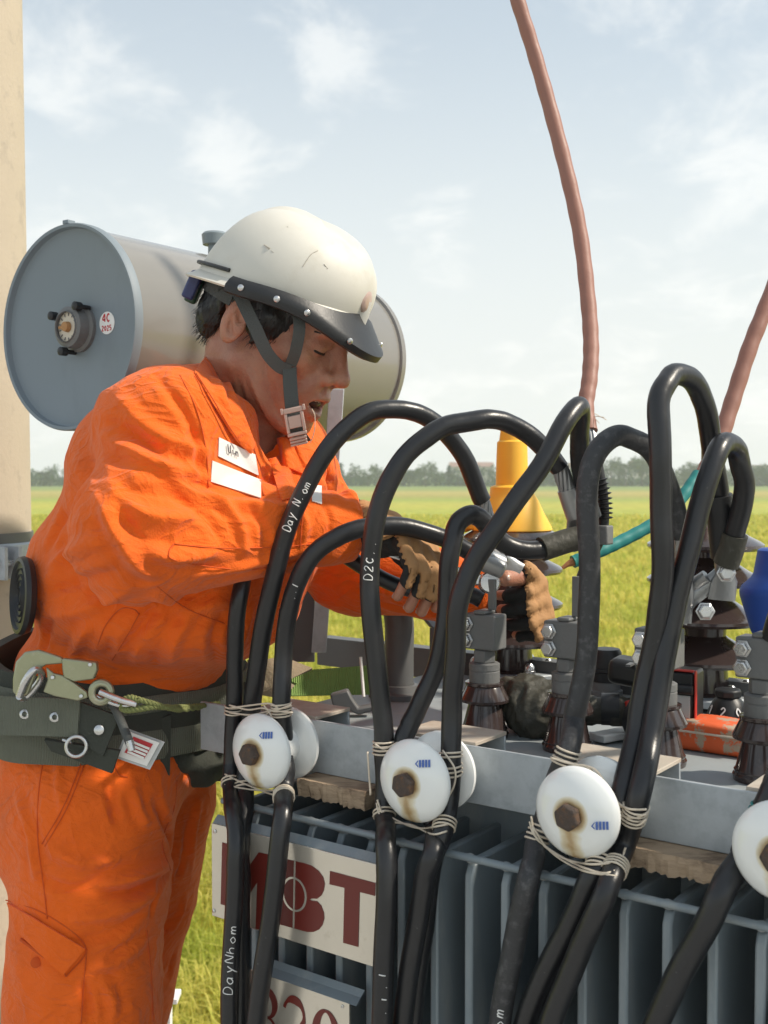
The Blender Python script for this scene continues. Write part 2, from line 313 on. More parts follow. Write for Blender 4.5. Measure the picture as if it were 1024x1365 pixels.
# ================================================================ SETTING
def field_material():
    m = bpy.data.materials.new('rice_field'); m.use_nodes = True; t = m.node_tree; L = t.links.new; N = t.nodes.new; b = t.nodes['Principled BSDF']
    g = N('ShaderNodeNewGeometry'); sp = N('ShaderNodeSeparateXYZ'); L(g.outputs['Position'], sp.inputs[0])
    mp = N('ShaderNodeMapping'); mp.inputs['Scale'].default_value = (.004, .035, 1); L(g.outputs['Position'], mp.inputs['Vector'])
    n = N('ShaderNodeTexNoise'); n.inputs['Scale'].default_value = 1.; n.inputs['Detail'].default_value = 4; L(mp.outputs[0], n.inputs['Vector'])
    ofs = N('ShaderNodeMath'); ofs.operation = 'MULTIPLY_ADD'; L(n.outputs['Fac'], ofs.inputs[0]); ofs.inputs[1].default_value = 46; L(sp.outputs[1], ofs.inputs[2])
    mr = N('ShaderNodeMapRange'); mr.inputs['From Min'].default_value = 0; mr.inputs['From Max'].default_value = 500; L(ofs.outputs[0], mr.inputs['Value'])
    cr = N('ShaderNodeValToRGB'); L(mr.outputs[0], cr.inputs[0]); e = cr.color_ramp.elements
    stops = [(0, (.36, .37, .06)), (.17, (.38, .385, .065)), (.25, (.34, .38, .07)), (.33, (.42, .40, .08)), (.40, (.29, .35, .075)), (.46, (.33, .30, .085)), (.56, (.42, .35, .11)), (.64, (.30, .31, .09)), (.72, (.22, .28, .085)), (1, (.2, .26, .09))]
    e[0].position = 0; e[0].color = stops[0][1] + (1,); e[1].position = 1; e[1].color = stops[-1][1] + (1,)
    for p, c in stops[1:-1]: x = e.new(p); x.color = c + (1,)
    n2 = N('ShaderNodeTexNoise'); n2.inputs['Scale'].default_value = .6; n2.inputs['Detail'].default_value = 12; n2.inputs['Roughness'].default_value = .7; L(g.outputs['Position'], n2.inputs['Vector'])
    mr2 = N('ShaderNodeMapRange'); mr2.inputs['From Min'].default_value = .3; mr2.inputs['From Max'].default_value = .7; mr2.inputs['To Min'].default_value = .62; mr2.inputs['To Max'].default_value = 1.32; L(n2.outputs['Fac'], mr2.inputs['Value'])
    mx = N('ShaderNodeMix'); mx.data_type = 'RGBA'; mx.blend_type = 'MULTIPLY'; mx.inputs['Factor'].default_value = 1; L(cr.outputs[0], mx.inputs['A']); L(mr2.outputs[0], mx.inputs['B'])
    L(mx.outputs['Result'], b.inputs['Base Color']); b.inputs['Roughness'].default_value = .9; b.inputs['Specular IOR Level'].default_value = .1
    return m
g = MB(); g.box((-2500, -900, -.6), (2500, 3500, 0)); o = g.build('rice_field', field_material(), loc=(0, 0, 0)); tag(o, kind='structure')
# the lane added out of view, its pale bounce replacing the field's green cast
bounce_ground = pmat('worn_concrete_bounce', (.38, .37, .35), .9, var=.12, scale=.8, bump=.4, bscale=30, col2=(.27, .26, .24), c2lo=.5, c2hi=.7, c2scale=.5)
g = MB(); g.box((-400, -60, -.2), (400, 4.4, .012)); o = g.build('bounce_ground', bounce_ground, loc=(0, 0, 0)); tag(o, kind='structure')
# the standing rice, real blades out to where they merge
def rice_material():
    m = bpy.data.materials.new('rice_blade'); m.use_nodes = True; t = m.node_tree; L = t.links.new; N = t.nodes.new; b = t.nodes['Principled BSDF']
    g = N('ShaderNodeNewGeometry'); n = N('ShaderNodeTexNoise'); n.inputs['Scale'].default_value = .55; n.inputs['Detail'].default_value = 5; L(g.outputs['Position'], n.inputs['Vector'])
    cr = N('ShaderNodeValToRGB'); cr.color_ramp.elements[0].position = .32; cr.color_ramp.elements[0].color = (.45, .50, .07, 1); cr.color_ramp.elements[1].position = .68; cr.color_ramp.elements[1].color = (.80, .70, .18, 1)
    ad = N('ShaderNodeMath'); ad.operation = 'MULTIPLY_ADD'; L(g.outputs['Random Per Island'], ad.inputs[0]); ad.inputs[1].default_value = .34
    sb = N('ShaderNodeMath'); sb.operation = 'SUBTRACT'; L(n.outputs['Fac'], sb.inputs[0]); sb.inputs[1].default_value = .17; L(sb.outputs[0], ad.inputs[2]); L(ad.outputs[0], cr.inputs[0])
    L(cr.outputs[0], b.inputs['Base Color']); b.inputs['Roughness'].default_value = .6; b.inputs['Specular IOR Level'].default_value = .25
    tr = N('ShaderNodeBsdfTranslucent'); L(cr.outputs[0], tr.inputs[0]); ms = N('ShaderNodeMixShader'); ms.inputs[0].default_value = .55
    L(b.outputs[0], ms.inputs[1]); L(tr.outputs[0], ms.inputs[2]); L(ms.outputs[0], t.nodes['Material Output'].inputs[0])
    return m
rng = np.random.default_rng(3)
def rice_batch(y0, y1, dens, nb, h, wid):
    ys = []; hw = lambda y: .46 * y + 1.0
    area = (hw(y0) + hw(y1)) * (y1 - y0); n = int(area * dens)
    y = rng.uniform(y0, y1, n * 2); keep = rng.uniform(0, hw(y1), n * 2) < hw(y); y = y[keep][:n]; x = rng.uniform(-1, 1, len(y)) * hw(y)
    m = len(y); cx = np.repeat(x, nb); cy = np.repeat(y, nb); k = m * nb
    az = rng.uniform(0, 2 * np.pi, k); L = h * rng.uniform(.6, 1.25, k); lean = rng.uniform(.3, 1.15, k); w = wid * rng.uniform(.6, 1.3, k)
    bx = cx + rng.normal(0, .05, k); by = cy + rng.normal(0, .05, k)
    dx, dy = np.cos(az), np.sin(az); sx, sy = -dy, dx
    p0 = np.stack([bx, by, np.zeros(k)], 1)
    p1 = p0 + np.stack([dx * L * .25 * lean, dy * L * .25 * lean, L * .62], 1)
    p2 = p0 + np.stack([dx * L * .8 * lean, dy * L * .8 * lean, L * (1.02 - .45 * lean)], 1)
    s = np.stack([sx, sy, np.zeros(k)], 1) * w[:, None]
    V = np.stack([p0 - s * .6, p0 + s * .6, p1 - s, p1 + s, p2], 1).reshape(-1, 3)
    b = np.arange(k)[:, None] * 5
    F4 = b + np.array([[0, 1, 3, 2]]); F3 = b + np.array([[2, 3, 4]])
    return V, F4, F3
Vs, Q, T3 = [], [], []; off = 0
for a in ((5.5, 11, 75, 13, .40, .0055), (11, 18, 50, 10, .42, .0075), (18, 30, 24, 9, .44, .011), (30, 55, 8.5, 9, .46, .018), (55, 100, 2.6, 9, .5, .032)):
    V, f4, f3 = rice_batch(*a); Vs.append(V); Q.append(f4 + off); T3.append(f3 + off); off += len(V)
V = np.vstack(Vs); Q = np.vstack(Q); T3 = np.vstack(T3)
me = bpy.data.meshes.new('rice_plants'); me.vertices.add(len(V)); me.vertices.foreach_set('co', V.ravel().astype(np.float32))
me.loops.add(len(Q) * 4 + len(T3) * 3); me.loops.foreach_set('vertex_index', np.concatenate([Q.ravel(), T3.ravel()]).astype(np.int32))
me.polygons.add(len(Q) + len(T3)); me.polygons.foreach_set('loop_start', np.concatenate([np.arange(len(Q)) * 4, len(Q) * 4 + np.arange(len(T3)) * 3]).astype(np.int32))
me.update(calc_edges=True); me.validate(); me.materials.append(rice_material())
o = bpy.data.objects.new('rice_plants', me); COL.objects.link(o); tag(o, 'ripening yellow green rice standing across the field', 'rice', kind='stuff')
# ---- far tree line
leafm = []
for i, c in enumerate(((.045, .085, .035), (.06, .10, .035), (.035, .07, .035))):
    m = pmat('far_foliage_%d' % i, c, .8, var=.35, scale=.8, spec=.15); leafm.append(m)
barkm = pmat('far_bark', (.09, .07, .055), .9)
def far_tree(seed, h, rx, kind):
    r = np.random.default_rng(seed)
    root = thing('tree', (0, 0, 0))
    t = MB(); t.tube([(0, 0, 0), (.1, 0, h * .3), (.05, .1, h * .62)], [.22, .16, .07], 6)
    for k in range(3):
        a = k * 2.1; t.tube([(.1, 0, h * (.3 + .07 * k)), (math.cos(a) * rx * .5, math.sin(a) * rx * .5, h * (.5 + .1 * k))], [.09, .03], 5)
    t.build('trunk', barkm, root)
    n = 520; lobes = [(r.normal(0, rx * .38), r.normal(0, rx * .38), h * r.uniform(.36, .86), rx * r.uniform(.3, .55)) for _ in range(7)] if kind != 2 else [(r.normal(0, .25), r.normal(0, .25), h * (.2 + .1 * q), rx * (1.05 - .1 * q)) for q in range(8)]
    c = MB()
    for _ in range(n):
        lx, ly, lz, lr = lobes[r.integers(len(lobes))]; d = r.normal(size=3); d /= np.linalg.norm(d); p = np.array([lx, ly, lz]) + d * lr * r.uniform(.5, 1.08)
        s = r.uniform(.18, .42); q = r.normal(size=(3, 3)) * s
        c.add(p + q, [(0, 1, 2)])
    mesh_obj('crown', np.vstack(c.V), c.F, leafm[kind % 3], root, fix=False)
    return root
def copy_thing(root, loc, rz=0, s=1):
    c = root.copy(); COL.objects.link(c); c.location = loc; c.rotation_euler = (0, 0, rz); c.scale = (s, s, s)
    for ch in list(root.children):
        d = ch.copy(); COL.objects.link(d); d.parent = c
        for gch in list(ch.children):
            e = gch.copy(); COL.objects.link(e); e.parent = d
    return c
protos = [far_tree(11, 8.0, 4.2, 0), far_tree(12, 7.0, 4.6, 1), far_tree(13, 9.0, 2.0, 2), far_tree(14, 6.0, 3.6, 0), far_tree(15, 10.0, 4.0, 1)]
rt = random.Random(5); first = [True] * 5
TL = {0: 'round dark green tree in the hazy line beyond the rice', 1: 'broad mid green tree in the hazy line beyond the rice', 2: 'slim pointed conifer in the hazy line beyond the rice', 3: 'low bushy tree in the hazy line beyond the rice', 4: 'tall open crowned tree in the hazy line beyond the rice'}
slots = []
x = -205.
while x < 205:
    px = 512 + FPX * x / 440
    k = rt.choice([0, 1, 3, 3, 1, 0, 4]); s = rt.uniform(.82, 1.18)
    if 455 < px < 600 and rt.random() < .5: k = 2; s = rt.uniform(.75, 1.05)
    if 800 < px < 870: k = 0 if rt.random() < .6 else 4; s = rt.uniform(1.15, 1.4)
    slots.append((x, 432 + rt.uniform(-14, 18), k, s)); x += rt.uniform(2.8, 5.4)
for (x, y, k, s) in slots:
    if first[k]: o = protos[k]; o.location = (x, y, 0); o.scale = (s, s, s); o.rotation_euler.z = rt.uniform(0, 6.28); first[k] = False
    else: o = copy_thing(protos[k], (x, y, 0), rt.uniform(0, 6.28), s)
    tag(o, TL[k], 'tree', 'trees in the far tree line')
# the thicket under and behind them reads as one mass
c = MB(); r = np.random.default_rng(21)
n = 26000; xs = r.uniform(-230, 230, n); top = 4.0 + 1.7 * np.sin(xs * .11) + 1.2 * np.sin(xs * .047 + 2) + r.normal(0, .4, n); zs = r.uniform(0, 1, n) * np.maximum(top, .8); ys = 446 + r.normal(0, 6, n)
q = r.normal(size=(n, 3, 3)) * r.uniform(.3, .7, (n, 1, 1)); Vv = (np.stack([xs, ys, zs], 1)[:, None] + q); Vv[:, :, 2] = np.maximum(Vv[:, :, 2], .02)
o = mesh_obj('thicket', Vv.reshape(-1, 3), np.arange(n * 3).reshape(-1, 3), leafm[0], fix=False, loc=(0, 446, 0)); tag(o, 'dense hazy thicket along the far edge of the field', 'thicket', kind='stuff')
# far houses
wallm = pmat('far_plaster', (.50, .47, .43), .9, var=.1, scale=.5); roofm = pmat('far_roof', (.30, .19, .16), .85, var=.2, scale=.6); glassm = pmat('far_window', (.06, .07, .08), .3)
def house(px, w, h, lab, d=480, cols=4, rows=2, flat=False):
    x = (px - 512) / FPX * d; root = thing('house', (x, d, 0), lab, 'house')
    a = MB(); a.box((x - w / 2, d - 4, 0), (x + w / 2, d + 4, h)); a.build('wall', wallm, root)
    a = MB()
    if flat: a.box((x - w / 2 - .4, d - 4.4, h + .01), (x + w / 2 + .4, d + 4.4, h + .5))
    else: a.prism([(-4.6, h + .02), (4.6, h + .02), (0, h + 2.0)], x - w / 2 - .4, x + w / 2 + .4, frame((0, d, 0), (0, 1, 0), (0, 0, 1), (1, 0, 0)))
    a.build('roof', roofm, root)
    for i in range(cols):
        for j in range(rows):
            a = MB(); wx = x - w / 2 + w * (i + .5) / cols; wz = h * (j + .35) / rows; a.box((wx - .6, d - 4.06, wz), (wx + .6, d - 3.95, wz + 1.4)); a.build('window', glassm, root)
house(862, 14, 8.6, 'pale far house with low red roof, beside the tallest round trees', flat=False)
house(1010, 20, 8.2, 'long pale far house with flat roof, behind the trees', flat=True, cols=6)
house(628, 18, 8.0, 'wide far house with red roof, behind the trees near the yellow cap', cols=5)
house(745, 12, 7.6, 'small far house with red roof, between two loops of cable', cols=3)
house(160, 13, 7.4, 'small far house beyond the trees, between pole and worker', cols=3, d=500)
# a slim lattice mast above the trees at the left
mx = (96 - 512) / FPX * 470; mast = thing('lattice_mast', (mx, 470, 0), 'slim steel lattice mast above the far trees', 'mast')
a = MB()
for sx in (-1, 1):
    for sy in (-1, 1): a = MB(); a.tube([(mx + sx * .5, 470 + sy * .5, 0), (mx + sx * .12, 470 + sy * .12, 13.5)], .07, 5); a.build('leg', M['galv'], mast)
a = MB()
for k in range(14):
    z = k * .95; s0 = .5 - .38 * z / 13.5; s1 = .5 - .38 * (z + .95) / 13.5; a.tube([(mx - s0, 470 - s0, z), (mx + s1, 470 - s1, z + .95)], .05, 4)
a.build('brace', M['galv'], mast)
# ---- haze
hzm = bpy.data.materials.new('haze'); hzm.use_nodes = True; t = hzm.node_tree; t.nodes.remove(t.nodes['Principled BSDF'])
pv = t.nodes.new('ShaderNodeVolumePrincipled'); pv.inputs['Density'].default_value = .00065; pv.inputs['Color'].default_value = (.90, .95, 1, 1); pv.inputs['Anisotropy'].default_value = .2
t.links.new(pv.outputs[0], t.nodes['Material Output'].inputs['Volume'])
a = MB(); a.box((-320, -30, -1.2), (320, 560, 16)); o = a.build('haze', hzm, loc=(0, 0, 0)); tag(o, 'thin pale haze over the whole field', 'haze', kind='stuff')
# ================================================================ POLE AND PLATFORM
DECK = HC - 1.36
def concrete_pole(cx, cy, lab, band=True):
    root = thing('concrete_pole', (cx, cy, 0), lab, 'pole', None)
    a = MB(); pr = []
    for k in range(41):
        z = k * .25; pr.append((.185 - .0075 * z, z))
    a.lathe(pr, frame((cx, cy, 0), (1, 0, 0), (0, 1, 0), (0, 0, 1)), 48); a.build('shaft', M['concrete'], root)
    return root
PX = P(35, 620, 2.25); PR = .185 - .0075 * 3.65
pole = concrete_pole(PX[0] - PR * .995, PX[1], 'tall beige spun concrete pole with steel bands, behind the worker')
pc = np.array([PX[0] - PR * .995, PX[1]])
def band(y0, y1, name='band'):
    z1 = P(35, y0, 2.25)[2]; z0 = P(35, y1, 2.25)[2]; a = MB(); rr = PR + .006
    a.lathe([(rr, z0), (rr + .007, z0 + .004), (rr + .007, z1 - .004), (rr, z1)], frame((pc[0], pc[1], 0), (1, 0, 0), (0, 1, 0), (0, 0, 1)), 40, caps=False)
    o = a.build(name, M['galv'], pole)
    a = MB(); ang = -.62; d = np.array([math.cos(ang), math.sin(ang)]); n = np.array([-d[1], d[0]])
    for s in (-1, 1):
        Mf = frame((pc[0] + d[0] * rr + n[0] * s * .016, pc[1] + d[1] * rr + n[1] * s * .016, z0), (d[0], d[1], 0), (n[0], n[1], 0), (0, 0, 1))
        a.box((0, -.004, .003), (.045, .004, z1 - z0 - .003), Mf)
    a.build('clamp_ear', M['galv'], o, bevel=.001)
    a = MB(); zc_ = (z0 + z1) / 2
    c = np.array([pc[0] + d[0] * (rr + .025), pc[1] + d[1] * (rr + .025), zc_]); n3 = np.array([n[0], n[1], 0]); a.tube([c - n3 * .035, c + n3 * .035], .007, 8); a.lathe([(.0, 0), (.014, 0), (.014, .011), (0, .011)], axisframe(c + n3 * .021, n3), 6)
    a.build('bolt', M['silver'], o)
band(722, 768)
a = MB(); z1 = P(35, 709, 2.25)[2]; z0 = P(35, 727, 2.25)[2]
a.lathe([(PR + .001, z0), (PR + .005, z0), (PR + .005, z1), (PR + .001, z1)], frame((pc[0], pc[1], 0), (1, 0, 0), (0, 1, 0), (0, 0, 1)), 40, caps=False); a.build('packing_strip', M['darkgrey'], pole)
band(888, 925)
# platform under worker and transformer, carried by this pole and a second one outside the picture
pole2c = T(2.0, .35, 0); concrete_pole(pole2c[0], pole2c[1], 'spun concrete pole at the far end of the transformer platform')
plat = thing('steel_platform', (TO[0], TO[1], DECK - .2), 'grey steel platform carrying the worker and the transformer', 'platform')
UB = (pc - TO[:2]) @ TU[:2] / SCL
dz = (DECK - TO[2]) / SCL
for vv in (-.42, .55):
    a = MB(); a.box((-1.15, vv - .04, dz - .17), (2.3, vv + .04, dz - .052), TM); a.build('main_beam', M['galv'], plat, bevel=.003)
for k in range(15):
    a = MB(); u0 = -1.0 + k * .165; a.box((u0, -.5, dz - .05), (u0 + .155, .62, dz), TM); a.build('plank', M['deck'], plat, bevel=.002)
q = P(226, 1331, 2.42)
a = MB(); a.box((q[0] - .017, q[1] - .012, DECK - .01), (q[0] + .004, q[1] + .012, q[2]))
a.box((q[0] - .02, q[1] - .03, q[2] + .001), (q[0] + .022, q[1] + .02, q[2] + .012)); a.build('rail_stub', M['whiteplastic'], plat, bevel=.001)
# ================================================================ TRANSFORMER
def on_v(px, py, vv):
    r = ray(px, py); t = (vv * SCL - (CAMP - TO) @ TV) / (r @ TV); q = CAMP + r * t - TO
    return np.array([q @ TU, q @ TV, q @ TW]) / SCL
def on_w(px, py, ww):
    r = ray(px, py); t = (ww * SCL - (CAMP - TO) @ TW) / (r @ TW); q = CAMP + r * t - TO
    return np.array([q @ TU, q @ TV, q @ TW]) / SCL
tr = thing('transformer', T(.6, .3, dz), 'large blue grey finned oil transformer on the platform', 'transformer')
# tank, skids, cover
a = MB(); a.box((.10, .083, -.92), (1.28, .60, -.060), TM); a.build('tank', M['grey'], tr, bevel=.004)
for vv in (.16, .50):
    a = MB(); a.box((.12, vv - .04, dz + .002), (1.25, vv + .04, -.921), TM); a.build('skid', M['grey'], tr, bevel=.003)
a = MB(); a.box((.045, .035, -.0435), (1.33, .66, -.030), TM); a.build('cover', M['greydust'], tr, bevel=.002)
a = MB(); a.box((.06, .05, -.0595), (1.31, .645, -.0440), TM); a.build('gasket_frame', M['grey'], tr, bevel=.002)
# cooling fins
fm = MB(); L = .153 * SCL; H = .74 * SCL; th = .0052
poly = [(0, -H), (L, -H), (L, 0), (.020, 0), (.006, -.004), (0, -.016)]
fm.prism([(x, z) for x, z in poly], -th, th, frame((0, 0, 0), (0, 1, 0), (0, 0, 1), (1, 0, 0)))
fo = fm.build('fin', M['grey'], None, bevel=.0022, loc=(0, 0, 0)); finme = fo.data; bpy.data.objects.remove(fo)
nf = 25; rb = MB()
for k in range(nf):
    uu = .1175 + k * .0481
    f = piece('fin', finme, T(uu, -.066, -.1175), (0, 0, TROT), tr)
    md = f.modifiers.new('bevel', 'BEVEL'); md.width = .0022; md.segments = 2; md.limit_method = 'ANGLE'
a = MB(); pts = [T(x, -.067, -.112) for x in np.linspace(.11, 1.30, 40)]; a.tube(pts, .0042, 10)
rod = a.build('fin_rod', M['grey'], tr)
wm = MB(); wm.sphere((0, 0, 0), (.0068, .0060, .0052), 10, 6); wo_ = wm.build('weld', M['greydust'], None, loc=(0, 0, 0)); wme = wo_.data; bpy.data.objects.remove(wo_)
for k in range(nf): piece('weld', wme, T(.1175 + k * .0481, -.0620, -.1140), (random.uniform(-.3, .3), random.uniform(-.3, .3), TROT), rod)
a = MB(); a.tube([T(x, -.067, -.62) for x in np.linspace(.085, 1.28, 30)], .0052, 10); a.build('fin_rod', M['grey'], tr)
# ---- rating signs
PV = -.100
def pq(zx, zy): return on_v(256 + zx / 4, 1109 + zy / 4, PV)
def plate_poly(mb, pts, d0, d1):
    V = [pq(x, y) for x, y in pts]; n = len(V)
    A = np.array([T(p[0], PV - d0, p[2]) for p in V] + [T(p[0], PV - d1, p[2]) for p in V])
    mb.add(A, [tuple(range(n))[::-1], tuple(range(n, 2 * n))] + [(i, (i + 1) % n, n + (i + 1) % n, n + i) for i in range(n)])
def stroke_flat(mb, pts, wid, Mf, d0, d1):
    """a flat ribbon of varying width along 2-D points (x, y) in frame Mf, raised from d0 to d1"""
    p = np.asarray(pts, float); t = np.gradient(p, axis=0); t /= np.linalg.norm(t, axis=1)[:, None] + 1e-9
    n = np.stack([-t[:, 1], t[:, 0]], 1); w = np.broadcast_to(np.asarray(wid, float), (len(p),))[:, None] / 2
    l, r_ = p + n * w, p - n * w; k = len(p)
    V = np.vstack([np.c_[l, np.full(k, d0)], np.c_[r_, np.full(k, d0)], np.c_[l, np.full(k, d1)], np.c_[r_, np.full(k, d1)]])
    F = []
    for i in range(k - 1): F += [(2 * k + i, 3 * k + i, 3 * k + i + 1, 2 * k + i + 1), (i, 2 * k + i, 2 * k + i + 1, i + 1), (k + i, k + i + 1, 3 * k + i + 1, 3 * k + i)]
    F += [(0, k, 3 * k, 2 * k), (k - 1, 3 * k - 1 + 0, 4 * k - 1, 2 * k - 1)] if False else []
    mb.add(xf(V, Mf), F)
TLp, TRp, BLp, BRp = [on_v(*q, PV) for q in ((282, 1100), (504, 1150), (281, 1220), (504, 1291))]
top = (TLp[2] + TRp[2]) / 2; bot = (BLp[2] + BRp[2]) / 2
a = MB(); a.box((TLp[0], PV, bot), (TRp[0], PV + .003, top), TM); sign = a.build('rating_sign', M['sign'], tr, bevel=.0006)
sign['label'] = 'steel sign with dark red letters MBT'
a = MB(); a.prism([(PV + .003, top + .0005), (PV + .003, top - .006), (PV + .012, top + .005), (PV + .012, top + .009)], TLp[0], TRp[0], TM @ frame((0, 0, 0), (0, 1, 0), (0, 0, 1), (1, 0, 0))); a.build('bracket', M['grey'], sign)
for (x, y) in ((287, 1108), (285.5, 1214)):
    q = on_v(x, y, PV); a = MB(); a.lathe([(.0028, 0), (.0026, .0012), (.001, .002), (0, .002)], axisframe(T(q[0], PV, q[2]), -TV), 12); a.build('rivet', M['silver'], sign)
letters = dict(
    M=[(163, 55), (222, 72), (271, 232), (358, 108), (428, 124), (420, 536), (341, 514), (350, 268), (272, 386), (205, 250), (197, 396), (155, 384)],
    B=[(474, 138), (600, 166), (640, 180), (676, 207), (700, 240), (709, 275), (704, 310), (691, 338), (670, 355), (640, 354), (628, 360), (640, 366), (668, 369), (690, 392), (704, 430), (706, 462), (697, 495), (678, 520), (650, 532), (615, 532), (455, 488)],
    T=[(738, 208), (980, 272), (977, 340), (895, 319), (888, 612), (808, 590), (815, 297), (735, 278)])
for nm, pl in letters.items():
    a = MB(); plate_poly(a, pl, .0002, .0009); l = a.build('letter', M['red'], sign)
    if nm == 'B':
        a = MB(); ang = np.linspace(0, 2 * math.pi, 40)
        ring = [(549 + 66 * math.cos(t), 331 + 92 * math.sin(t) + .27 * 66 * math.cos(t)) for t in ang]; ring2 = [(549 + 56 * math.cos(t), 331 + 81 * math.sin(t) + .27 * 56 * math.cos(t)) for t in ang]
        for i in range(39): plate_poly(a, [ring[i], ring[i + 1], ring2[i + 1], ring2[i]], .0010, .0014)
        plate_poly(a, [(548, 150), (556, 152), (549, 510), (541, 508)], .0010, .0015)
        a.build('emblem_line', M['sign'], l)
a1, a2 = pq(312, 742), pq(838, 906)
wt = (a1[2] + a2[2]) / 2
a = MB(); a.box((a1[0], PV, wt - .125), (a2[0], PV + .003, wt), TM); sign2 = a.build('power_sign', M['sign'], tr, bevel=.0006); sign2['label'] = 'steel sign with dark red number 320'
a = MB(); a.prism([(PV + .004, wt + .0005), (PV - .002, wt + .001), (PV + .016, wt + .010), (PV + .016, wt + .014)], a1[0] + .005, a2[0] + .012, TM @ frame((0, 0, 0), (0, 1, 0), (0, 0, 1), (1, 0, 0))); a.build('bracket', M['grey'], sign2)
a = MB(); s_ = frame(T(a2[0] - .010, PV, wt - .006), TU, TW, -TV); a.lathe([(.0022, 0), (.002, .001), (0, .0016)], s_, 10); a.build('rivet', M['silver'], sign2)
mf = frame(T(a1[0], PV, wt), TU, TW, -TV)
W_ = (a2[0] - a1[0]) * SCL
def arc(cx_, cy_, rx, ry, t0, t1, n=24): return [(cx_ + rx * math.cos(t), cy_ + ry * math.sin(t)) for t in np.linspace(R(t0), R(t1), n)]
def dig(name, pts, wid, ox):
    mb = MB(); p = catmull(pts, 5) if len(pts) < 16 else np.array(pts); p = p.copy(); p[:, 0] += ox
    w = np.interp(np.linspace(0, 1, len(p)), np.linspace(0, 1, len(wid)), wid); stroke_flat(mb, p, w, mf, .0003, .001); return mb.build('digit', M['red'], sign2)
h = .068; y0 = -.018 - h
dig('3', arc(.0, y0 + h * .75, .014, h * .25, 150, -80, 18) + arc(.0, y0 + h * .26, .0165, h * .26, 80, -150, 20), [.002, .009, .009, .003, .003, .010, .009, .003], W_ * .17)
dig('2', arc(.0, y0 + h * .74, .0155, h * .26, 165, -25, 20) + [(.004, y0 + h * .35), (-.016, y0 + .003), (.004, y0 + .004), (.019, y0 + .005)], [.004, .004, .010, .010, .004, .003, .008, .008], W_ * .46)
dig('0', arc(.0, y0 + h * .5, .0165, h * .5, 90, 450, 44), [.003, .010, .010, .003, .010, .010, .003], W_ * .78)
# ---- conservator
CU, CR = -.29, .164
cl_, cr_ = on_v(90, 433, 0), on_v(451, 490, .66)
cwz = .568; V0, V1 = -.005, .70
CMf = frame(T(CU, V0, cwz), TU, TW, -TV)      # looks out of the near end
cr = CR * SCL; Lc = (V1 - V0) * SCL
a = MB(); a.lathe([(cr - .004, -.006), (cr - .004, -Lc + .004)], CMf, 72, caps=False); cons = a.build('conservator', M['tankgrey'], tr)
for nm, zz, mt in (('near', 0, M['disc']), ('far', -Lc - .006, M['tankgrey'])):
    a = MB()
    if nm == 'near': a.lathe([(0, -.010), (cr - .010, -.010), (cr - .0065, -.008), (cr - .0050, .001), (cr - .0005, .002), (cr + .0012, -.002), (cr + .001, -.012), (cr - .004, -.014)], CMf, 80)
    else: a.lathe([(cr - .004, zz + .014), (cr + .001, zz + .012), (cr + .001, zz), (cr - .003, zz - .002), (cr - .02, zz + .006), (0, zz + .006)], CMf, 80)
    a.build('end_plate', mt, cons, ang=30)
a = MB(); q = CMf; a.box((-.006, cr, -.012), (.007, cr + .006, .002), CMf); a.build('weld_tab', M['disc'], cons, bevel=.001)
gx, gy = [((x) * SCL) for x in (0, 0)]
qg = on_v(100, 437, V0); gM = frame(T(qg[0], V0, qg[2]), TU, TW, -TV) @ frame((0, 0, -.010), (1, 0, 0), (0, 1, 0), (0, 0, 1))
a = MB(); a.lathe([(.036, 0), (.036, .006), (.031, .008), (.030, .024), (.0245, .026), (.0235, .022), (0, .0218)], gM, 40); gauge = a.build('level_gauge', M['midgrey'], cons, ang=30)
a = MB(); a.lathe([(.0225, .0222), (0, .0226)], gM, 32); a.build('dial', M['dial'], gauge)
a = MB(); a.lathe([(0, .0228), (.008, .0228), (.007, .030), (0, .031)], gM, 16); a.box((-.019, -.002, .0235), (0, .002, .0255), gM); a.build('pointer', M['tan'], gauge)
a = MB(); a.lathe([(.0245, .0262), (.0225, .0285), (.0215, .0262)], gM, 32, caps=False); a.build('glass_ring', M['darkgrey'], gauge)
for k in range(12):
    an = R(-60 + k * 27.3); a = MB(); a.box((-.0006, .016, .0229), (.0006, .0205, .0234), gM @ frame((0, 0, 0), (math.cos(an), math.sin(an), 0), (-math.sin(an), math.cos(an), 0), (0, 0, 1))); a.build('tick', M['ink'], gauge)
for an in (150, 50, 255):
    c = (.037 * math.cos(R(an)), .037 * math.sin(R(an))); Mk = gM @ frame((c[0], c[1], .002), (1, 0, 0), (0, 1, 0), (0, 0, 1)); a = MB(); a.lathe([(.0035, 0), (.0035, .016), (.0065, .017), (.0065, .028), (.003, .030), (0, .030)], Mk, 14); a.build('clamp_screw', M['black'], gauge)
qs = on_v(136, 429.5, V0); sM = frame(T(qs[0], V0, qs[2]), TU, TW, -TV) @ frame((0, 0, -.0098), (1, 0, 0), (0, 1, 0), (0, 0, 1))
a = MB(); a.lathe([(.0165, 0), (.0165, .0006), (0, .0006)], sM, 30); stick = a.build('sticker', M['whiteplastic'], cons)
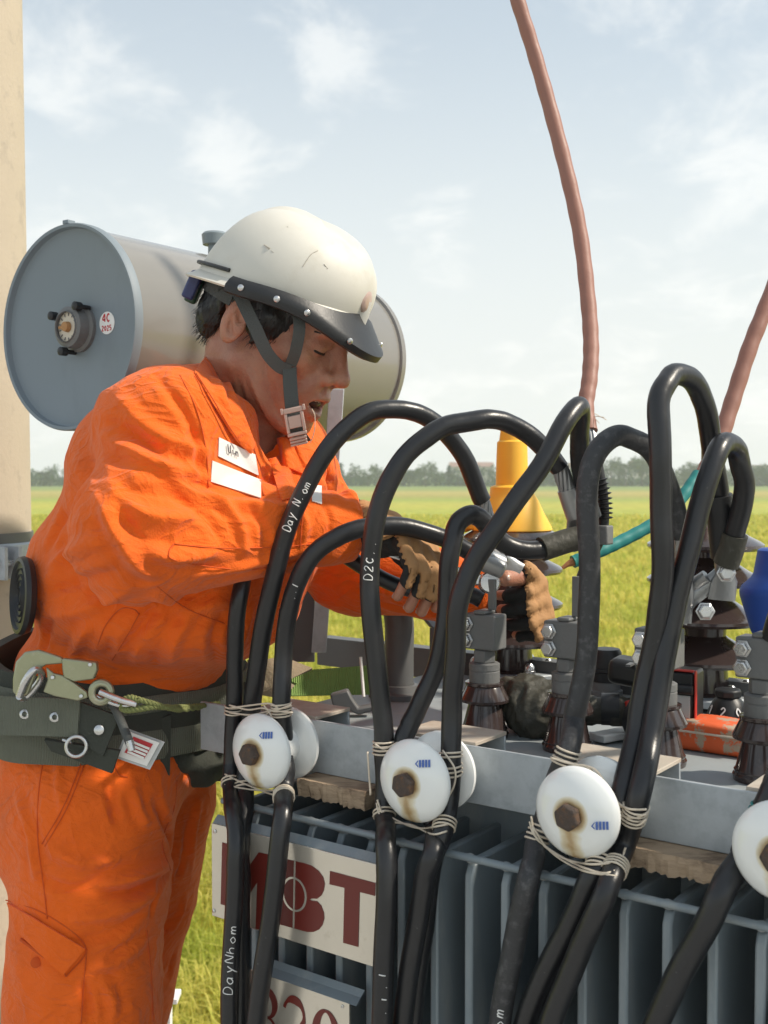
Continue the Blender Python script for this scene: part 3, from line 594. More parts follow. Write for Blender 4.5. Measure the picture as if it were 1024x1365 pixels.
SF = {  # a small stroke alphabet: polylines in a 0..1 wide, 0..1 high box
    'D': [[(0, 0), (0, 1), (.5, .95), (.8, .5), (.5, .05), (0, 0)]], 'a': [[(.7, .6), (.3, .65), (.05, .3), (.3, 0), (.65, .2), (.7, .6), (.72, 0)]], 'y': [[(.05, .6), (.35, .05)], [(.75, .65), (.35, .05), (.1, -.35)]],
    'N': [[(0, 0), (.05, 1), (.7, 0), (.75, 1)]], 'h': [[(.05, 1), (.05, 0), (.1, .4), (.4, .6), (.65, .4), (.65, 0)]], 'o': [[(.4, .6), (.05, .3), (.4, 0), (.75, .3), (.4, .6)]], '.': [[(.3, .05), (.36, .02)]],
    'm': [[(0, .6), (0, 0), (.08, .45), (.25, .6), (.4, .4), (.4, 0), (.45, .45), (.65, .6), (.8, .4), (.8, 0)]], 'n': [[(.05, .6), (.05, 0), (.12, .4), (.4, .6), (.65, .4), (.65, 0)]], 'c': [[(.7, .55), (.3, .6), (.05, .3), (.3, 0), (.7, .08)]],
    '4': [[(.6, 0), (.6, 1), (0, .3), (.8, .3)]], 'C': [[(.75, .85), (.4, 1), (.05, .5), (.4, 0), (.75, .15)]], '2': [[(.05, .75), (.4, 1), (.7, .7), (.05, 0), (.75, 0)]], '5': [[(.7, 1), (.15, 1), (.1, .55), (.6, .55), (.65, .15), (.1, 0)]], '0': [[(.4, 1), (.05, .5), (.4, 0), (.75, .5), (.4, 1)]], '1': [[(.2, .8), (.45, 1), (.45, 0)]],
    'L': [[(0, 1), (0, 0), (.6, 0)]], 'i': [[(.3, .6), (.3, 0)]], 'U': [[(0, 1), (.05, .2), (.4, 0), (.7, .2), (.75, 1)]], ' ': []}
def write_flat(mb, txt, Mf, x0, y0, h, wd=.7, lw=.1, d0=0, d1=.0003):
    x = x0
    for ch in txt:
        for st in SF[ch]:
            p = [(x + a_ * h * wd, y0 + b_ * h) for a_, b_ in st]; stroke_flat(mb, catmull(p, 4), lw * h, Mf, d0, d1)
        x += h * wd * 1.15
a = MB(); write_flat(a, '4C', sM, -.009, .002, .011, .7, .2, .0008, .0010); write_flat(a, '2025', sM, -.011, -.011, .007, .7, .2, .0008, .0010); a.build('lettering', M['redink'], stick)
# filler cap on the conservator
a = MB(); fM = frame(T(CU, .33, cwz) + TW * (cr - .008), TU, TV, TW); a.lathe([(.012, 0), (.012, .028), (.021, .029), (.023, .046), (.019, .050), (0, .051)], fM, 24); a.build('filler_cap', M['grey'], cons)
# support bracket of the conservator: angle post with gusset
p0 = on_v(425, 870, .46); p1 = on_v(449, 540, .46)
a = MB(); b0 = T(p0[0], .46, p0[2]); b1 = T(p1[0], .46, p1[2] + .03)
def bar(mb, A, B, ex, ey, x0, x1, y0, y1):
    V = [A + ex * x + ey * y for x, y in ((x0, y0), (x1, y0), (x1, y1), (x0, y1))] + [B + ex * x + ey * y for x, y in ((x0, y0), (x1, y0), (x1, y1), (x0, y1))]
    mb.add(V, [(0, 3, 2, 1), (4, 5, 6, 7), (0, 1, 5, 4), (1, 2, 6, 5), (2, 3, 7, 6), (3, 0, 4, 7)])
ex = unit(.95 * XV + .0 * TV); ey = np.array([0, 1., 0])
bar(a, b0, b1, ex, ey, -.013, .013, 0, .005); bar(a, b0, b1, ex, ey, -.013, -.008, .0055, .05); a.build('support_post', M['galv'], tr, bevel=.001)
a = MB(); g0 = T(p0[0], .47, p0[2]); poly = [(-.055, -.02), (-.014, -.02), (-.014, .16), (-.05, .10)]
a.prism([(x, y) for x, y in poly], .012, .018, frame(g0, (1, 0, 0), (0, 0, 1), (0, 1, 0))); a.build('gusset', M['darkgrey'], tr, bevel=.001)
# arms from the conservator down onto the cover
for vv in (.18, .52):
    a = MB(); bar(a, T(.075, vv, -.0295), T(.075, vv, .06), TU, TV, -.004, .004, -.02, .02); bar(a, T(.075, vv, .0605), T(CU, vv, cwz - CR - .004), TU, TV, -.004, .004, -.02, .02); 
    if vv < .3: continue
    a.build('support_arm', M['darkgrey'], tr, bevel=.001)
# back rail on the cover
r0, r1 = on_v(433, 850, .56), on_v(430, 887, .56)
a = MB(); a.box((r0[0] - .02, .56, min(r1[2], -.029)), (1.25, .568, r0[2]), TM); a.box((r0[0] - .02, .569, r0[2] - .008), (1.25, .60, r0[2] - .001), TM); a.build('back_rail', M['darkgrey'], tr, bevel=.001)
# pipe to the conservator with flange
qp = on_w(532, 928, -.03); pb = T(qp[0], qp[1], -.0298)
a = MB(); pr = .0225
pp = catmull([pb, pb + TW * .06, pb + TW * .115, pb + TW * .15 - TU * .012, pb + TW * .18 - TU * .05, pb + TW * .2 - TU * .12, pb + TW * .22 - TU * .25, T(CU + .02, qp[1] + .01, cwz - CR + .02)], 8); a.tube(pp, pr, 24); pipe = a.build('oil_pipe', M['darkgrey'], tr)
a = MB(); a.lathe([(.047, 0), (.047, .008), (.031, .009), (.029, .018), (.0235, .019)], frame(pb, TU, TV, TW), 32, caps=False); a.build('flange', M['darkgrey'], pipe, ang=30)
# small fittings on the cover near the pipe
q = on_w(608, 925, -.03); a = MB(); a.tube([T(q[0], q[1], -.03), T(q[0], q[1], .02)], .0065, 10); a.lathe([(.012, 0), (.012, .012), (0, .013)], frame(T(q[0], q[1], .012), TU, TV, TW), 6); a.build('stud', M['darkgrey'], tr)
def hexbolt(mb, c, z, r=.009, h=.007, shank=.0):
    Mh = axisframe(c, z); mb.lathe([(r * 1.25, 0), (r * 1.25, .0015), (r * 1.0, .0016), (r, h * .85), (r * .82, h), (0, h)], Mh, 6)
# ---- low voltage bushings
LVU = [.385 + .1272 * k for k in range(4)]; LVV = .165; LVW = -.030
lvl = ['first low voltage bushing, gripped by the worker', 'second low voltage bushing', 'third low voltage bushing', 'fourth low voltage bushing']
for k, uu in enumerate(LVU):
    Mb = frame(T(uu, LVV, LVW + .0003), TU, TV, TW); s = 1.02
    a = MB(); a.lathe([(r_ * s, z * s) for r_, z in ((.030, 0), (.031, .006), (.029, .009), (.0295, .011), (.0275, .0135), (.0205, .042), (.0225, .044), (.031, .0455), (.0315, .049), (.024, .064), (.023, .0655), (.0245, .067), (.0245, .070), (.019, .0705))], Mb, 40)
    bush = a.build('low_voltage_bushing', M['brownporc'], tr, ang=30)
    a = MB(); a.lathe([(r_ * s, z * s) for r_, z in ((.0195, .0705), (.0195, .084), (.0188, .0845), (.0188, .0855), (.0195, .086), (.0195, .0935), (.017, .095), (.010, .0952))], Mb, 36); a.build('collar', M['midgrey'], bush, ang=30)
    a = MB(); a.lathe([(.0155, .0955 * s), (.0155, .110 * s), (.013, .112 * s), (0, .112 * s)], Mb, 6); a.build('nut', M['midgrey'], bush, bevel=.001)
    a = MB(); a.box((-.026, -.016, .1145), (.024, .016, .160), Mb); a.box((-.008, -.0162, .1602), (.010, .012, .1652), Mb); a.build('terminal_block', M['midgrey'], bush, bevel=.004, seg=3)
    for zz in (.126, .147):
        a = MB(); hexbolt(a, xf([(-.0175, -.0166, zz)], Mb)[0], -TV, .0085, .008); a.build('bolt', M['silver'], bush, bevel=.0006)
    a = MB(); bl = .215 if k == 1 else .205
    a.box((.006, -.0025, .1655), (.016, .0035, bl), Mb); a.build('blade', M['midgrey'], bush, bevel=.0008)
# ---- high voltage bushings
HVU = [.209, .555, .91]; HVV = .55
def hv(k):
    Mb = frame(T(HVU[k], HVV, -.0298), TU, TV, TW)
    pr = [(.043, 0), (.043, .02), (.036, .024), (.034, .05)]
    for zz in (.071, .129, .186, .237):
        pr += [(.032, zz - .006), (.040, zz - .004), (.072, zz - .0055), (.080, zz - .006), (.084, zz - .002), (.0835, zz + .002), (.078, zz + .006), (.062, zz + .014), (.045, zz + .025), (.034, zz + .031), (.031, zz + .034)]
    pr += [(.029, .285), (.020, .293), (.0, .294)]
    a = MB(); a.lathe(pr, Mb, 56); b = a.build('high_voltage_bushing', M['brownporc'], tr, ang=45)
    a = MB(); a.lathe([(.044, .008), (.075, .008), (.075, .019), (.044, .019)], Mb, 6, caps=False); a.build('clamp_ring', M['galv'], b, bevel=.002)
    for j in range(6):
        an = j * math.pi / 3 + .5; c = xf([(.060 * math.cos(an), .060 * math.sin(an), .0195)], Mb)[0]; a = MB(); a.lathe([(.0095, 0), (.0095, .008), (.0082, .0085), (.0078, .015), (.004, .020), (0, .0205)], axisframe(c, TW), 10); a.build('acorn_nut', M['silver'], b)
    a = MB(); a.lathe([(.007, .293), (.007, .385), (0, .386)], Mb, 12); a.lathe([(.0125, .300), (.0125, .312), (.0078, .3125)], Mb, 6); a.lathe([(.0125, .340), (.0125, .352), (.0078, .3525)], Mb, 6); a.build('stud', M['midgrey'], b)
    return b, Mb
HV = [hv(k) for k in range(3)]
# ---- tap changer dial with numbers, vent cap
q = on_w(970, 978, -.03); tM = frame(T(q[0], q[1], -.0297), TU * .74, TV * .74, TW * .80)
a = MB(); n_ = 40; prof = [(.043, 0), (.043, .006), (.040, .008), (.039, .018), (.034, .038), (.026, .054), (.020, .060), (0, .061)]
a.lathe(prof, tM, 48); tap = a.build('tap_changer', M['black'], tr, ang=25)
a = MB(); a.lathe([(.0205, .0605), (.024, .062), (.024, .071), (.021, .074), (0, .075)], tM, 8); a.build('knob', M['black'], tap, bevel=.001)
for txt, ang in (('2', -83), ('1', -128), ('0', -38)):
    d = TU * math.cos(R(ang)) + TV * math.sin(R(ang)); sl = unit(-d * .42 + TW); nn = np.cross(unit(np.cross(TW, d)), sl)
    c = tM[:3, 3] + d * .0352 * .74 + TW * .034 * .8; e1 = unit(np.cross(TW, d)); Mw = frame(c, e1, sl, unit(np.cross(e1, sl)))
    a = MB(); write_flat(a, txt, Mw, -.0038, 0, .011, .7, .16, .0012, .0018); write_flat(a, 'U', Mw, -.0022, -.010, .005, .7, .3, .0022, .0028); a.build('number', M['whiteink'], tap)
q = on_w(808, 930, -.03); vM = frame(T(q[0], q[1], -.0297), TU, TV, TW)
a = MB(); a.lathe([(.025, 0), (.025, .012), (.021, .013), (.021, .025), (0, .025)], vM, 30); vc = a.build('vent_base', M['midgrey'], tr, ang=30)
a = MB(); a.lathe([(.0215, .0255), (.0225, .040), (.0265, .042), (.0265, .046), (.0235, .047), (.0230, .070), (.020, .075), (0, .0755)], vM, 32); a.build('vent_cap', M['black'], vc, ang=30)
# ================================================================ BEAM WITH STUBS
beam = thing('steel_beam', T(.6, 0, -.07), 'galvanised steel channel beam holding the white insulators', 'beam')
a = MB(); a.box((0, 0, -.0705), (1.15, .005, 0), TM); a.build('web', M['galv'], beam, bevel=.001)
a = MB(); a.box((0.001, .0055, -.0703), (1.149, .032, -.0655), TM); a.build('flange', M['galv'], beam, bevel=.001)
def stub(u0, u1, v1=.082, h=.045, z1=.0035):
    a = MB(); a.box((u0, .0056, z1 - .005), (u1, v1, z1), TM); t = a.build('clip_plate', M['galvsun'], beam, bevel=.0008)
    a = MB(); a.box((u0 + .0005, v1 - .0045, z1 - h), (u1 - .0005, v1 - .0005, z1 - .0052), TM); a.build('clip_leg', M['galv'], beam, bevel=.0008); a = MB(); a.box((u0 + .0005, .0056, z1 - h), (u1 - .0005, .0096, z1 - .0052), TM); a.build('clip_leg', M['galv'], beam, bevel=.0008)
stub(.105, .215); stub(.355, .468); stub(.575, .70); stub(.80, .93)
# timber packing under the beam
def timber(x0, x1, y0, y1, lab, t=.019, jag=1):
    r = np.random.default_rng(int(x0)); p = on_v(x0, y0, .006); q = on_v(x1, y1, .006); u0, u1 = p[0], q[0]; z1 = -.0712
    a = MB(); n = 30; rows = []
    for i in range(n + 1):
        uu = u0 + (u1 - u0) * i / n; j1 = r.normal(0, .0006) + .001 * math.sin(i * .9); j2 = r.normal(0, .0009)
        rows.append([T(uu, -.036 + j1, z1), T(uu, -.037 + j1 * 1.3, z1 - .006), T(uu, -.035 + j2 * 1.3, z1 - t + j2), T(uu, .085, z1 - t), T(uu, .085, z1)])
    G = np.array(rows); a.sheet(G, closed=True); k = G.shape[1]; a.F += [tuple(range(k))[::-1], tuple(n * k + j for j in range(k))]
    o = a.build('timber_block', M['wood'], None, ang=25); tag(o, lab, 'timber block')
timber(424, 512, 1040, 1055, 'short rough timber offcut under the beam, above the sign lettered MBT', .024)
timber(850, 985, 1112, 1140, 'long flat timber offcut under the beam, between the last two insulators', .022)
# ================================================================ INSULATORS, CABLES AND TIES
SPU = [.195, .438, .649, .865]; SPW = -.029
spl = ['white porcelain insulator with rusty bolt, at the beam end beside the worker', 'white porcelain insulator with rusty bolt, just beyond the end of the MBT sign', 'white porcelain insulator with long rust streak, between the two timber offcuts', 'white porcelain insulator tied with green wire, last along the beam']
def porc_rust():
    m = bpy.data.materials.new('rust_streaked_porcelain'); m.use_nodes = True; t = m.node_tree; L_ = t.links.new; N = t.nodes.new; b = t.nodes['Principled BSDF']
    tcn = N('ShaderNodeTexCoord'); sp = N('ShaderNodeSeparateXYZ'); L_(tcn.outputs['Object'], sp.inputs[0])
    oi = N('ShaderNodeObjectInfo'); va = N('ShaderNodeVectorMath'); va.operation = 'ADD'; L_(tcn.outputs['Object'], va.inputs[0]); L_(oi.outputs['Location'], va.inputs[1]); n = N('ShaderNodeTexNoise'); n.inputs['Scale'].default_value = 70; n.inputs['Detail'].default_value = 6; L_(va.outputs[0], n.inputs['Vector'])
    def mth(op, x, y, z=None, cl=False):
        k = N('ShaderNodeMath'); k.operation = op; k.use_clamp = cl
        for i, q in enumerate((x, y, z)):
            if q is None: continue
            if isinstance(q, (int, float)): k.inputs[i].default_value = q
            else: L_(q, k.inputs[i])
        return k.outputs[0]
    X, Y = sp.outputs[0], sp.outputs[1]      # X along u, Y up in the insulator's own frame
    rad = mth('SQRT', mth('ADD', mth('MULTIPLY', X, X), mth('MULTIPLY', Y, Y)), 0)
    halo = mth('SUBTRACT', 1, mth('DIVIDE', mth('SUBTRACT', rad, .0115), .0085), cl=True)
    wn_ = mth('MULTIPLY_ADD', n.outputs['Fac'], .010, .0085)
    run = mth('MULTIPLY', mth('SUBTRACT', 1, mth('DIVIDE', mth('ABSOLUTE', X, 0), wn_), cl=True), mth('MULTIPLY', mth('MULTIPLY', Y, -70, cl=True), 1.0, cl=True))
    f = mth('MULTIPLY', mth('MAXIMUM', mth('MULTIPLY', halo, 1.0), mth('MULTIPLY', run, .62)), mth('MULTIPLY_ADD', n.outputs['Fac'], 1.2, .30), cl=True)
    zz = mth('GREATER_THAN', sp.outputs[2], .011); f = mth('MULTIPLY', f, zz, cl=True)
    cr_ = N('ShaderNodeValToRGB'); L_(f, cr_.inputs[0]); e = cr_.color_ramp.elements; e[0].color = (.82, .84, .83, 1); e[1].color = (.13, .06, .025, 1); e[1].position = 1.0
    x = e.new(.5); x.color = (.46, .33, .17, 1); x = e.new(.2); x.color = (.70, .64, .48, 1)
    L_(cr_.outputs[0], b.inputs['Base Color']); b.inputs['Roughness'].default_value = .13; b.inputs['Coat Weight'].default_value = .4
    return m
PRUST = porc_rust()
def spool_mesh(name, prof, mat):
    a = MB(); a.lathe(prof, None, 56); o = a.build(name, mat, None, loc=(0, 0, 0), ang=40); me = o.data; bpy.data.objects.remove(o); return me
R_ = .0505
sp_front = spool_mesh('porcelain', [(r_ * .9, z_ * .9) for r_, z_ in [(.026, 0), (.027, .010), (.034, .012), (.046, .0105), (.0500, .0125), (.0515, .0160), (.0505, .0200), (.046, .0245), (.037, .0300), (.025, .0345), (.0135, .0365), (0, .0366)]], PRUST)
sp_back = spool_mesh('porcelain', [(r_ * .9, z_ * .9) for r_, z_ in [(.016, 0), (.040, .002), (.048, .006), (.0505, .010), (.0500, .014), (.044, .018), (.032, .0205), (.0262, .022), (.0262, .061)]], M['porc'])
def hexmesh():
    a = MB(); pr = [(.0150, 0), (.0150, .0085), (.0130, .0105), (0, .0110)]; a.lathe([(r_ * .92, z_) for r_, z_ in pr], None, 6); o = a.build('bolt', M['rust'], None, loc=(0, 0, 0)); me = o.data; bpy.data.objects.remove(o); return me
hexme = hexmesh()
eul = lambda Mx: __import__('mathutils').Matrix(Mx[:3, :3].tolist()).to_euler()
SPF = []
for k, uu in enumerate(SPU):
    base = T(uu, -.0005, SPW); Ms = frame(base, TU, TW, -TV); e = eul(Ms); SPF.append(Ms)
    root = thing('spool_insulator', base, spl[k], 'insulator', 'porcelain spool insulators along the beam')
    piece('rear_disc', sp_back, base - TV * .0120, e, root)
    f = piece('front_disc', sp_front, base - TV * .0620, e, root)
    b = piece('bolt', hexme, base - TV * (.0620 + .0324), eul(Ms @ frame((0, 0, 0), (math.cos(k * .37), math.sin(k * .37), 0), (-math.sin(k * .37), math.cos(k * .37), 0), (0, 0, 1))), root); md = b.modifiers.new('bevel', 'BEVEL'); md.width = .0015; md.segments = 2
    ph_ = R(48) if k != 2 else R(-8); er_ = np.array([math.cos(ph_), math.sin(ph_), 0]); nn_ = unit(er_ * .52 + np.array([0, 0, .85])); ex_ = unit(np.array([1., .25 if k != 2 else 0, 0]) - nn_ * (np.array([1., .25 if k != 2 else 0, 0]) @ nn_))
    cM = Ms @ frame(er_ * .0335 + np.array([0, 0, .0620 + .0272]), ex_, np.cross(nn_, ex_), nn_)
    a = MB()
    for j in range(4): a.box((-.007 + j * .0034, -.004, 0), (-.0047 + j * .0034, .004, .0008), cM)
    a.add(xf([(-.0115, 0, .0008), (-.0078, .0042, .0008), (-.0078, .0026, .0003), (-.0098, 0, .0003), (-.0078, -.0026, .0003), (-.0078, -.0042, .0003)], cM), [(0, 3, 2, 1), (0, 5, 4, 3)])
    a.build('maker_mark', M['bluepr'], root)
CB = {}
def dv(px, py, vv):
    r = ray(px, py); return (vv * SCL - (CAMP - TO) @ TV) / (r @ TV)
def LO(pts): return [(x, y, dv(x, y, v)) for x, y, v in pts]
def cable(key, pts, r, label, mat=None, sub=12, group=None):
    p = catmull([P(*q) for q in pts], sub); r = r * .87; k_ = len(p); rg = np.random.default_rng(len(label)); w1 = np.cumsum(rg.normal(0, 1, (k_, 3)), 0)
    for _ in range(2): w1 = w1 - np.array([np.convolve(np.pad(w1[:, j], 12, mode='edge'), np.ones(25) / 25, 'valid') for j in range(3)]).T
    w1 = np.array([np.convolve(np.pad(w1[:, j], 4, mode='edge'), np.ones(9) / 9, 'valid') for j in range(3)]).T; p = p + w1 * .00055
    rr = r * (1 + .025 * np.convolve(rg.normal(0, 1, k_), np.ones(7) / 7, 'same'))
    a = MB(); a.tube(p, rr, 18)
    root = thing('black_cable', p[0], label, 'cable', group); a.build('sheath', mat or M['rubber'], root, ang=60); CB[key] = (p, r, root); return root
CRd = .0136
def lug(root, A, B, Cc=None, r=.0115, name='lug'):
    """tinned crimp lug: barrel from A to B, flattened palm on to Cc"""
    a = MB(); p = [A, A + (B - A) * .5, B]; a.tube(p, [r, r, r * .95], 16)
    if Cc is not None:
        a.tube([B, B + (Cc - B) * .25, Cc], [r * .95, .003, .0025], 16, rb=[r * .95, r * 1.3, r * 1.35])
    a.build(name, M['alu'], root, ang=50)
def strand(root, A, B, r=.0098, n=10, tw=1.0):
    a = MB(); p = np.linspace(A, B, 8); t, X_, Y_ = rmf(p)
    for j in range(n):
        an = 2 * math.pi * j / n + np.linspace(0, tw, 8); a.tube(p + X_ * (np.cos(an) * r * .78)[:, None] + Y_ * (np.sin(an) * r * .78)[:, None], r * .27, 6)
    a.tube(p, r * .7, 8); a.build('bare_strands', M['alu'], root)
c = cable('a', LO([(306, 1420, -0.138), (307, 1300, -0.138), (313, 1180, -0.135), (315, 1130, -0.131), (311, 1085, -0.113), (309, 1060, -0.078), (308, 1030, -0.056), (310, 1000, -0.050), (312, 940, -0.052), (313, 870, -0.060), (317, 815, -0.065)]) + [(322, 780, 1.425), (332, 745, 1.45), (352, 715, 1.515), (390, 704, 1.535), (450, 734, 1.525), (506, 770, 1.515), (550, 786, 1.505), (592, 790, 1.495), (628, 793, 1.488), (642, 800, 1.486)], .0125, 'black cable rising beside the jacket and dipping below the worker\'s wrist')
c = cable('b', LO([(320, 1420, -0.128), (321, 1300, -0.118), (320, 1180, -0.118), (321, 1130, -0.113), (325, 1080, -0.083), (327, 1050, -0.060), (330, 1000, -0.045), (336, 940, -0.045)]) + [(346, 870, 1.42), (360, 790, 1.40), (387, 697, 1.385), (432, 606, 1.375), (482, 556, 1.385), (532, 545, 1.405), (580, 563, 1.43), (614, 603, 1.45), (636, 650, 1.462), (643, 668, 1.466)], CRd, 'black cable in a wide arch in front of the worker\'s chest, marked in white')
strand(c, P(643, 668, 1.466), P(650, 692, 1.47)); lug(c, P(649, 690, 1.47), P(655, 722, 1.474), P(660, 760, 1.478))
c = cable('c', LO([(330, 1420, -0.133), (342, 1355, -0.133), (357, 1250, -0.133), (371, 1140, -0.123), (377, 1085, -0.108), (379, 1055, -0.068), (380, 1025, -0.054), (379, 1000, -0.050), (376, 940, -0.052)]) + [(378, 870, 1.405), (388, 800, 1.395), (412, 748, 1.385), (452, 714, 1.385), (500, 702, 1.395), (545, 703, 1.41), (592, 718, 1.43), (630, 737, 1.45)], .0134, 'black cable curving low over the gloved hand that holds the ratchet')
lug(c, P(628, 736, 1.45), P(668, 752, 1.468), P(690, 768, 1.476), .0135)
c = cable('d', LO([(507, 1420, -0.128), (511, 1300, -0.128), (515, 1200, -0.128), (515, 1130, -0.115), (514, 1105, -0.078), (513, 1082, -0.055), (513, 1040, -0.046), (512, 990, -0.045)]) + [(506, 920, 1.315), (496, 830, 1.315), (493, 760, 1.315), (503, 685, 1.31), (530, 622, 1.31), (572, 580, 1.315), (615, 563, 1.325), (655, 560, 1.34), (694, 571, 1.36), (725, 598, 1.375), (746, 624, 1.385)], CRd, 'thick black cable in the broad arch just above the yellow cap, marked in white')
strand(c, P(746, 622, 1.385), P(757, 655, 1.39), .0105); lug(c, P(756, 652, 1.39), P(768, 690, 1.395), P(782, 730, 1.40), .0125)
c = cable('e', LO([(524, 1420, -0.103), (539, 1350, -0.103), (551, 1260, -0.103), (566, 1175, -0.103), (577, 1135, -0.098), (581, 1105, -0.048), (570, 1080, -0.040), (552, 1040, -0.035), (538, 990, -0.035)]) + [(546, 968, 1.313), (556, 945, 1.315), (582, 890, 1.315), (594, 820, 1.315), (600, 745, 1.315), (606, 708, 1.32), (622, 688, 1.325), (642, 692, 1.335), (664, 718, 1.345), (694, 733, 1.355), (726, 732, 1.365), (756, 722, 1.375), (785, 716, 1.38)], .0132, 'black cable in the small tight loop beside the worker\'s thumb')
a = MB(); a.tube(catmull([P(722, 732, 1.364), P(756, 721, 1.375), P(775, 717, 1.378)], 6), .0152, 16); a.build('tape_wrap', M['tape'], c)
c = cable('f', LO([(545, 1420, -0.080), (553, 1330, -0.080), (563, 1240, -0.081), (577, 1150, -0.083), (588, 1115, -0.078), (597, 1078, -0.056), (600, 1050, -0.050), (601, 1010, -0.050)]) + [(603, 940, 1.262), (606, 878, 1.255), (612, 805, 1.25), (632, 750, 1.25), (676, 685, 1.25), (722, 618, 1.255), (752, 567, 1.268), (766, 545, 1.285), (774, 545, 1.305), (773, 575, 1.335), (772, 605, 1.36), (780, 650, 1.39), (790, 690, 1.40)], .0133, 'black cable crossing diagonally in front of the yellow cap to a sharp bend')
c = cable('g', LO([(655, 1420, -0.098), (668, 1350, -0.098), (685, 1260, -0.098), (702, 1180, -0.098), (711, 1145, -0.078), (718, 1115, -0.056), (738, 1055, -0.045), (757, 1000, -0.045)]) + [(765, 965, 1.213), (771, 930, 1.215), (784, 850, 1.215), (786, 770, 1.21), (783, 690, 1.205), (786, 630, 1.205), (800, 596, 1.21), (828, 582, 1.225), (856, 590, 1.245), (880, 620, 1.27), (897, 665, 1.295), (909, 715, 1.31)], .0134, 'dusty black cable in a rounded arch right of the yellow cap', M['rubber_old'])
strand(c, P(909, 714, 1.31), P(911, 738, 1.315), .0095); lug(c, P(911, 735, 1.315), P(912, 775, 1.32), P(906, 830, 1.325), .0105)
c = cable('h', LO([(680, 1420, -0.088), (707, 1345, -0.088), (745, 1260, -0.088), (780, 1190, -0.088), (797, 1152, -0.078), (809, 1122, -0.056), (829, 1060, -0.050)]) + [(846, 990, 1.172), (862, 900, 1.185), (877, 830, 1.18), (883, 750, 1.175), (882, 670, 1.172), (879, 590, 1.172), (880, 530, 1.18), (893, 503, 1.195), (912, 501, 1.215), (932, 520, 1.24), (944, 560, 1.265), (951, 610, 1.285), (958, 660, 1.30), (965, 735, 1.315)], .0137, 'tall black cable loop, the highest loop above the transformer')
a = MB(); a.tube([P(958, 660, 1.30), P(962, 700, 1.308), P(966, 742, 1.316)], .0158, 16); a.build('heat_shrink', M['black'], c)
lug(c, P(966, 742, 1.316), P(967, 765, 1.32), P(962, 800, 1.325), .012)
c = cable('i', LO([(714, 1420, -0.103), (741, 1345, -0.103), (772, 1270, -0.103), (807, 1190, -0.103), (832, 1125, -0.048), (853, 1060, -0.056)]) + [(868, 980, 1.158), (884, 890, 1.175), (902, 800, 1.18), (924, 710, 1.185), (945, 635, 1.19), (958, 600, 1.20), (970, 590, 1.22), (984, 606, 1.245), (992, 640, 1.265), (988, 680, 1.28), (977, 720, 1.295), (970, 748, 1.305)], .0134, 'black cable in a narrow loop leaning in front of the tall loop')
a = MB(); a.tube([P(980, 712, 1.293), P(974, 735, 1.30), P(968, 752, 1.306)], .0150, 14); a.build('tape_wrap', M['tape'], c)
c = cable('j', LO([(845, 1430, -0.098), (875, 1365, -0.098), (918, 1275, -0.098), (960, 1195, -0.095), (985, 1150, -0.063), (998, 1125, -0.050), (1028, 1060, -0.045)]) + [(1040, 1030, 1.07), (1060, 980, 1.075), (1085, 880, 1.08), (1095, 760, 1.10), (1085, 700, 1.14), (1060, 760, 1.19), (1030, 850, 1.235)], .0142, 'heavy black cable slanting down to the right from the last insulator')
c = cable('g2', [(1030, 1430, 1.02), (1060, 1300, 1.04), (1075, 1200, 1.06), (1072, 1120, 1.075), (1078, 1000, 1.085), (1100, 860, 1.10)], .0134, 'black cable hanging beside the last insulator, at the tank corner')
for k, pts in (('a', None),): pass
# white scribbles along the cables
def scribble(key, px0, px1, txt, h, flip=False, lw=.11):
    p, r, root = CB[key]; X_, Y_, D_ = proj(p)
    seg = np.r_[0, np.cumsum(np.linalg.norm(np.diff(p, axis=0), axis=1))]
    i0 = np.argmin((X_ - px0[0]) ** 2 + (Y_ - px0[1]) ** 2); i1 = np.argmin((X_ - px1[0]) ** 2 + (Y_ - px1[1]) ** 2)
    s0, s1 = seg[i0], seg[i1]; n = len(txt); a = MB()
    for j, ch in enumerate(txt):
        for st in SF[ch]:
            q = catmull(st, 4); out = []
            jx, jy, js = random.uniform(-.08, .08), random.uniform(-.10, .10), random.uniform(.85, 1.25)
            for x, y in q:
                x, y = x + jx + .12 * y, y * js + jy
                s = s0 + (s1 - s0) * (j + x * .85) / n; c = np.array([np.interp(s, seg, p[:, k]) for k in range(3)]); c2 = np.array([np.interp(s + .002, seg, p[:, k]) for k in range(3)])
                tt = unit(c2 - c); tt = tt if s1 > s0 else -tt
                tocam = CAMP - c; tocam = unit(tocam - tt * (tocam @ tt)); side = np.cross(tocam, tt)
                an = (y - .35) * h / r; out.append(c + (tocam * math.cos(an) + side * math.sin(an)) * (r + .0002))
            a.tube(np.array(out), random.uniform(.0005, .0008), 5)
    a.build('paint_marking', M['paint'], root, ang=180)
scribble('b', (381, 706), (411, 640), 'Day N.om', .010); scribble('d', (491, 772), (495, 715), 'D2c..', .011); scribble('a', (307, 1318), (310, 1222), 'DayNhom', .010)
scribble('g', (660, 1375), (673, 1338), 'nom', .010); scribble('d', (507, 1345), (512, 1280), '.i.i', .010); scribble('c', (388, 792), (396, 772), '..i', .010)
